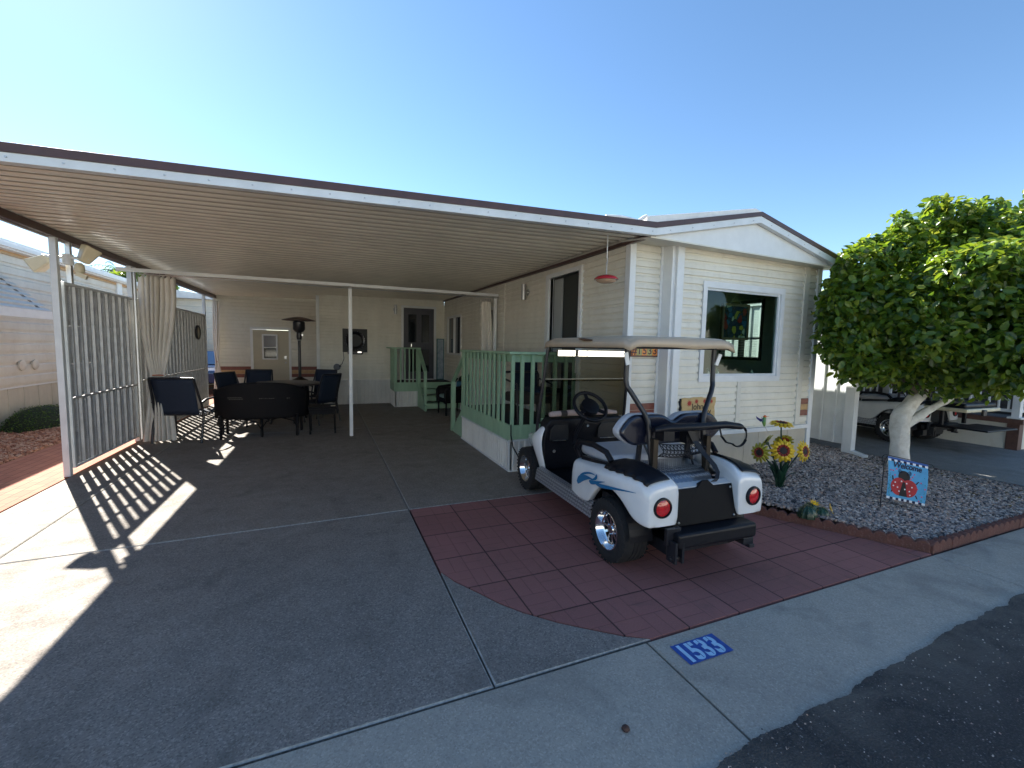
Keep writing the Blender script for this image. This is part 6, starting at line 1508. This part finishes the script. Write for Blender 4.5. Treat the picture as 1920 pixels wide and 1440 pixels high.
# small trees and palm beyond the left neighbour
def far_tree(label,loc,blobs,n,size,h):
    K=thing('background_tree',label,'tree',loc); MB().tube([(0,0,0),(.1,0,h*.5),(0,0,h)],[.18,.14,.07],8).build('trunk',mat('far_bark',(.14,.1,.07),.9),K,world=False,smooth=60)
    leafcloud('crown',K,[(loc[0]+c[0],loc[1]+c[1],loc[2]+c[2],*c[3:]) for c in blobs],n,size,LM,int(abs(loc[0]*10)),shell=.1)
far_tree('leafy green tree rising above the left neighbour roof',(-8.6,26,0),[(0,0,4.0,1.0,1.0,.8),(.9,0,3.7,.8,.8,.7),(-.6,0,3.5,.7,.7,.6),(.3,0,4.6,.6,.6,.5),(1.4,.2,4.4,.5,.5,.5)],5200,.22,4)
K=thing('palm_tree','palm fronds showing over the left neighbour roof','palm',(-9.3,27,0)); MB().tube([(0,0,0),(.05,0,2.5),(0,0,4.9)],[.2,.16,.15],10).build('trunk',bpy.data.materials['far_bark'],K,world=False,smooth=60)
b=MB(); rr=random.Random(2)
for i in range(16):
    a=i*2.4; el=rr.uniform(-.2,.9); L=1.5; prev=Vector((0,0,4.9))
    for j in range(10):
        t_=j/9; q=Vector((math.cos(a)*L*t_*math.cos(el),math.sin(a)*L*t_*math.cos(el),4.9+L*t_*math.sin(el)-.9*t_*t_))
        side=Vector((-math.sin(a),math.cos(a),0)); d_=Vector((math.cos(a),math.sin(a),-.6)).normalized()
        for s_ in(-1,1):
            e_=q+side*s_*.32*(1-t_*.6)+d_*.2+Vector((0,0,-.12)); b.add([tuple(q),tuple(q+d_*.05),tuple(e_)],[(0,1,2)])
        if j: b.tube([prev,q],.012,4)
        prev=q
b.build('fronds',LM[1],K,world=False)
K=thing('palm_tree','small dark palm top showing beyond the screen beside the back neighbour roof','palm',(-5.0,27,0)); MB().tube([(0,0,0),(0,0,3.6)],[.15,.13],8).build('trunk',bpy.data.materials['far_bark'],K,world=False)
b2=MB(); b2.v=[(x*.7,y*.7,z-1.4) for x,y,z in b.v]; b2.f=b.f; b2.m=b.m; b2.build('fronds',LM[1],K,world=False)
# low shrubs by the neighbour's wall
def shrub(label,c,rx,ry,h,seed):
    K=thing('shrub',label,'shrub',(c[0],c[1],0),0,'dark mounded shrubs along the neighbour wall')
    leafcloud('foliage',K,[(c[0],c[1],.0,rx,ry,h),(c[0]+.1,c[1]+ry*.4,.0,rx*.8,ry*.6,h*.9)],9000,.035,[LM[1],LM[1],LM[0]],seed,shell=.7)
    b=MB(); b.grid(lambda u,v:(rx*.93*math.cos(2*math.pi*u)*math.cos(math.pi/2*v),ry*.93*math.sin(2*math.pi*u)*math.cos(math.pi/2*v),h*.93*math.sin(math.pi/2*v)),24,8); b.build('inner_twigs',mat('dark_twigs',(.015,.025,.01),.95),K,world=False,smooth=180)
shrub('rounded dark green shrub by the neighbour wall nearest the picture edge',(-5.0,10.9,0),.42,.85,.40,3)
shrub('rounded dark green shrub by the neighbour wall just left of the white post',(-5.0,12.6,0),.36,.9,.34,4)
# parked car glimpsed behind the far curtain
K=thing('parked_car','dark blue parked car barely visible behind the far tied curtain','car',(-3.75,18.0,0))
b=MB(); pr=[(-2.1,.35),(-2.15,.75),(-1.3,.9),(-.8,1.35),(.7,1.38),(1.4,.95),(2.1,.85),(2.15,.4)]; b.prism(pr,-.85,.85,'x'); b.build('body',mat('dark_blue_car_paint',(.02,.04,.12),.2,coat=1),K,world=False,bevel=.08,seg=3,smooth=50)
b=MB(); b.prism([(-1.22,.92),(-.78,1.31),(.66,1.33),(1.25,.96)],-.856,.856,'x'); b.prism([(-.7,.95),(-.7,1.2),(.6,1.2),(.6,.95)],-.3,.3,'x'); b.build('windows',M['darkpane'],K,world=False)
b=MB(); b.add([(-.7,-1.30,.93),(.7,-1.30,.93),(.62,-.84,1.32),(-.62,-.84,1.32)],[(0,1,2,3)]); b.build('rear_window',mat('bright_glass',(.1,.2,.4),.05),K,world=False,solid=.02)
for x in(-.8,.8):
    for y in(-1.3,1.3):
        b=MB(); b.lathe([(0,-.1),(.3,-.1),(.32,-.06),(.32,.06),(.3,.1),(0,.1)],(x,y,.32),20,'x'); w=b.build('wheel',M['rubber'],K,world=False,smooth=40)
# ------------------------------------------------------------------ camera, light, sky
cd=bpy.data.cameras.new('camera'); cam_=bpy.data.objects.new('camera',cd); COL.objects.link(cam_); scene.camera=cam_
CR=[[0.921742, -0.013524, 0.387568], [-0.387273, -0.084411, 0.918093], [0.020299, -0.996339, -0.083043]]
Rm=Matrix(((CR[0][0],-CR[0][1],-CR[0][2]),(CR[1][0],-CR[1][1],-CR[1][2]),(CR[2][0],-CR[2][1],-CR[2][2])))
cam_.matrix_world=Matrix.Translation((0,0,1.65))@Rm.to_4x4()
cd.sensor_width=36; cd.sensor_fit='HORIZONTAL'; cd.lens=36*815/1920; cd.clip_start=.05; cd.clip_end=600
EL=R_(38.8); AZ=Vector((-.448,.893,0)).normalized(); SD=Vector((AZ.x*math.cos(EL),AZ.y*math.cos(EL),math.sin(EL)))
sl=bpy.data.lights.new('sun','SUN'); sl.energy=5.0; sl.angle=R_(.53); sl.color=(1,.95,.86); so=bpy.data.objects.new('sun',sl); COL.objects.link(so); so.rotation_euler=SD.to_track_quat('Z','Y').to_euler()
w=bpy.data.worlds.new('World'); scene.world=w; w.use_nodes=True; nt=w.node_tree; bg=nt.nodes['Background']
sk=nt.nodes.new('ShaderNodeTexSky'); sk.sky_type='NISHITA'; sk.sun_disc=False; sk.sun_elevation=EL; sk.sun_rotation=math.atan2(SD.x,SD.y); sk.altitude=1500; sk.air_density=1.0; sk.dust_density=.3; sk.ozone_density=1.1
hs=nt.nodes.new('ShaderNodeHueSaturation'); hs.inputs['Saturation'].default_value=1.12; hs.inputs['Hue'].default_value=.4965; nt.links.new(sk.outputs[0],hs.inputs['Color']); nt.links.new(hs.outputs[0],bg.inputs[0]); bg.inputs[1].default_value=.083
vs_=scene.view_settings; scene.display_settings.display_device='sRGB'; vs_.view_transform='Standard'; vs_.look='None'; vs_.exposure=1.65; vs_.gamma=1
scene.cycles.max_bounces=8; scene.cycles.transparent_max_bounces=12; scene.cycles.use_denoising=True
scene.cycles.sample_clamp_indirect=6
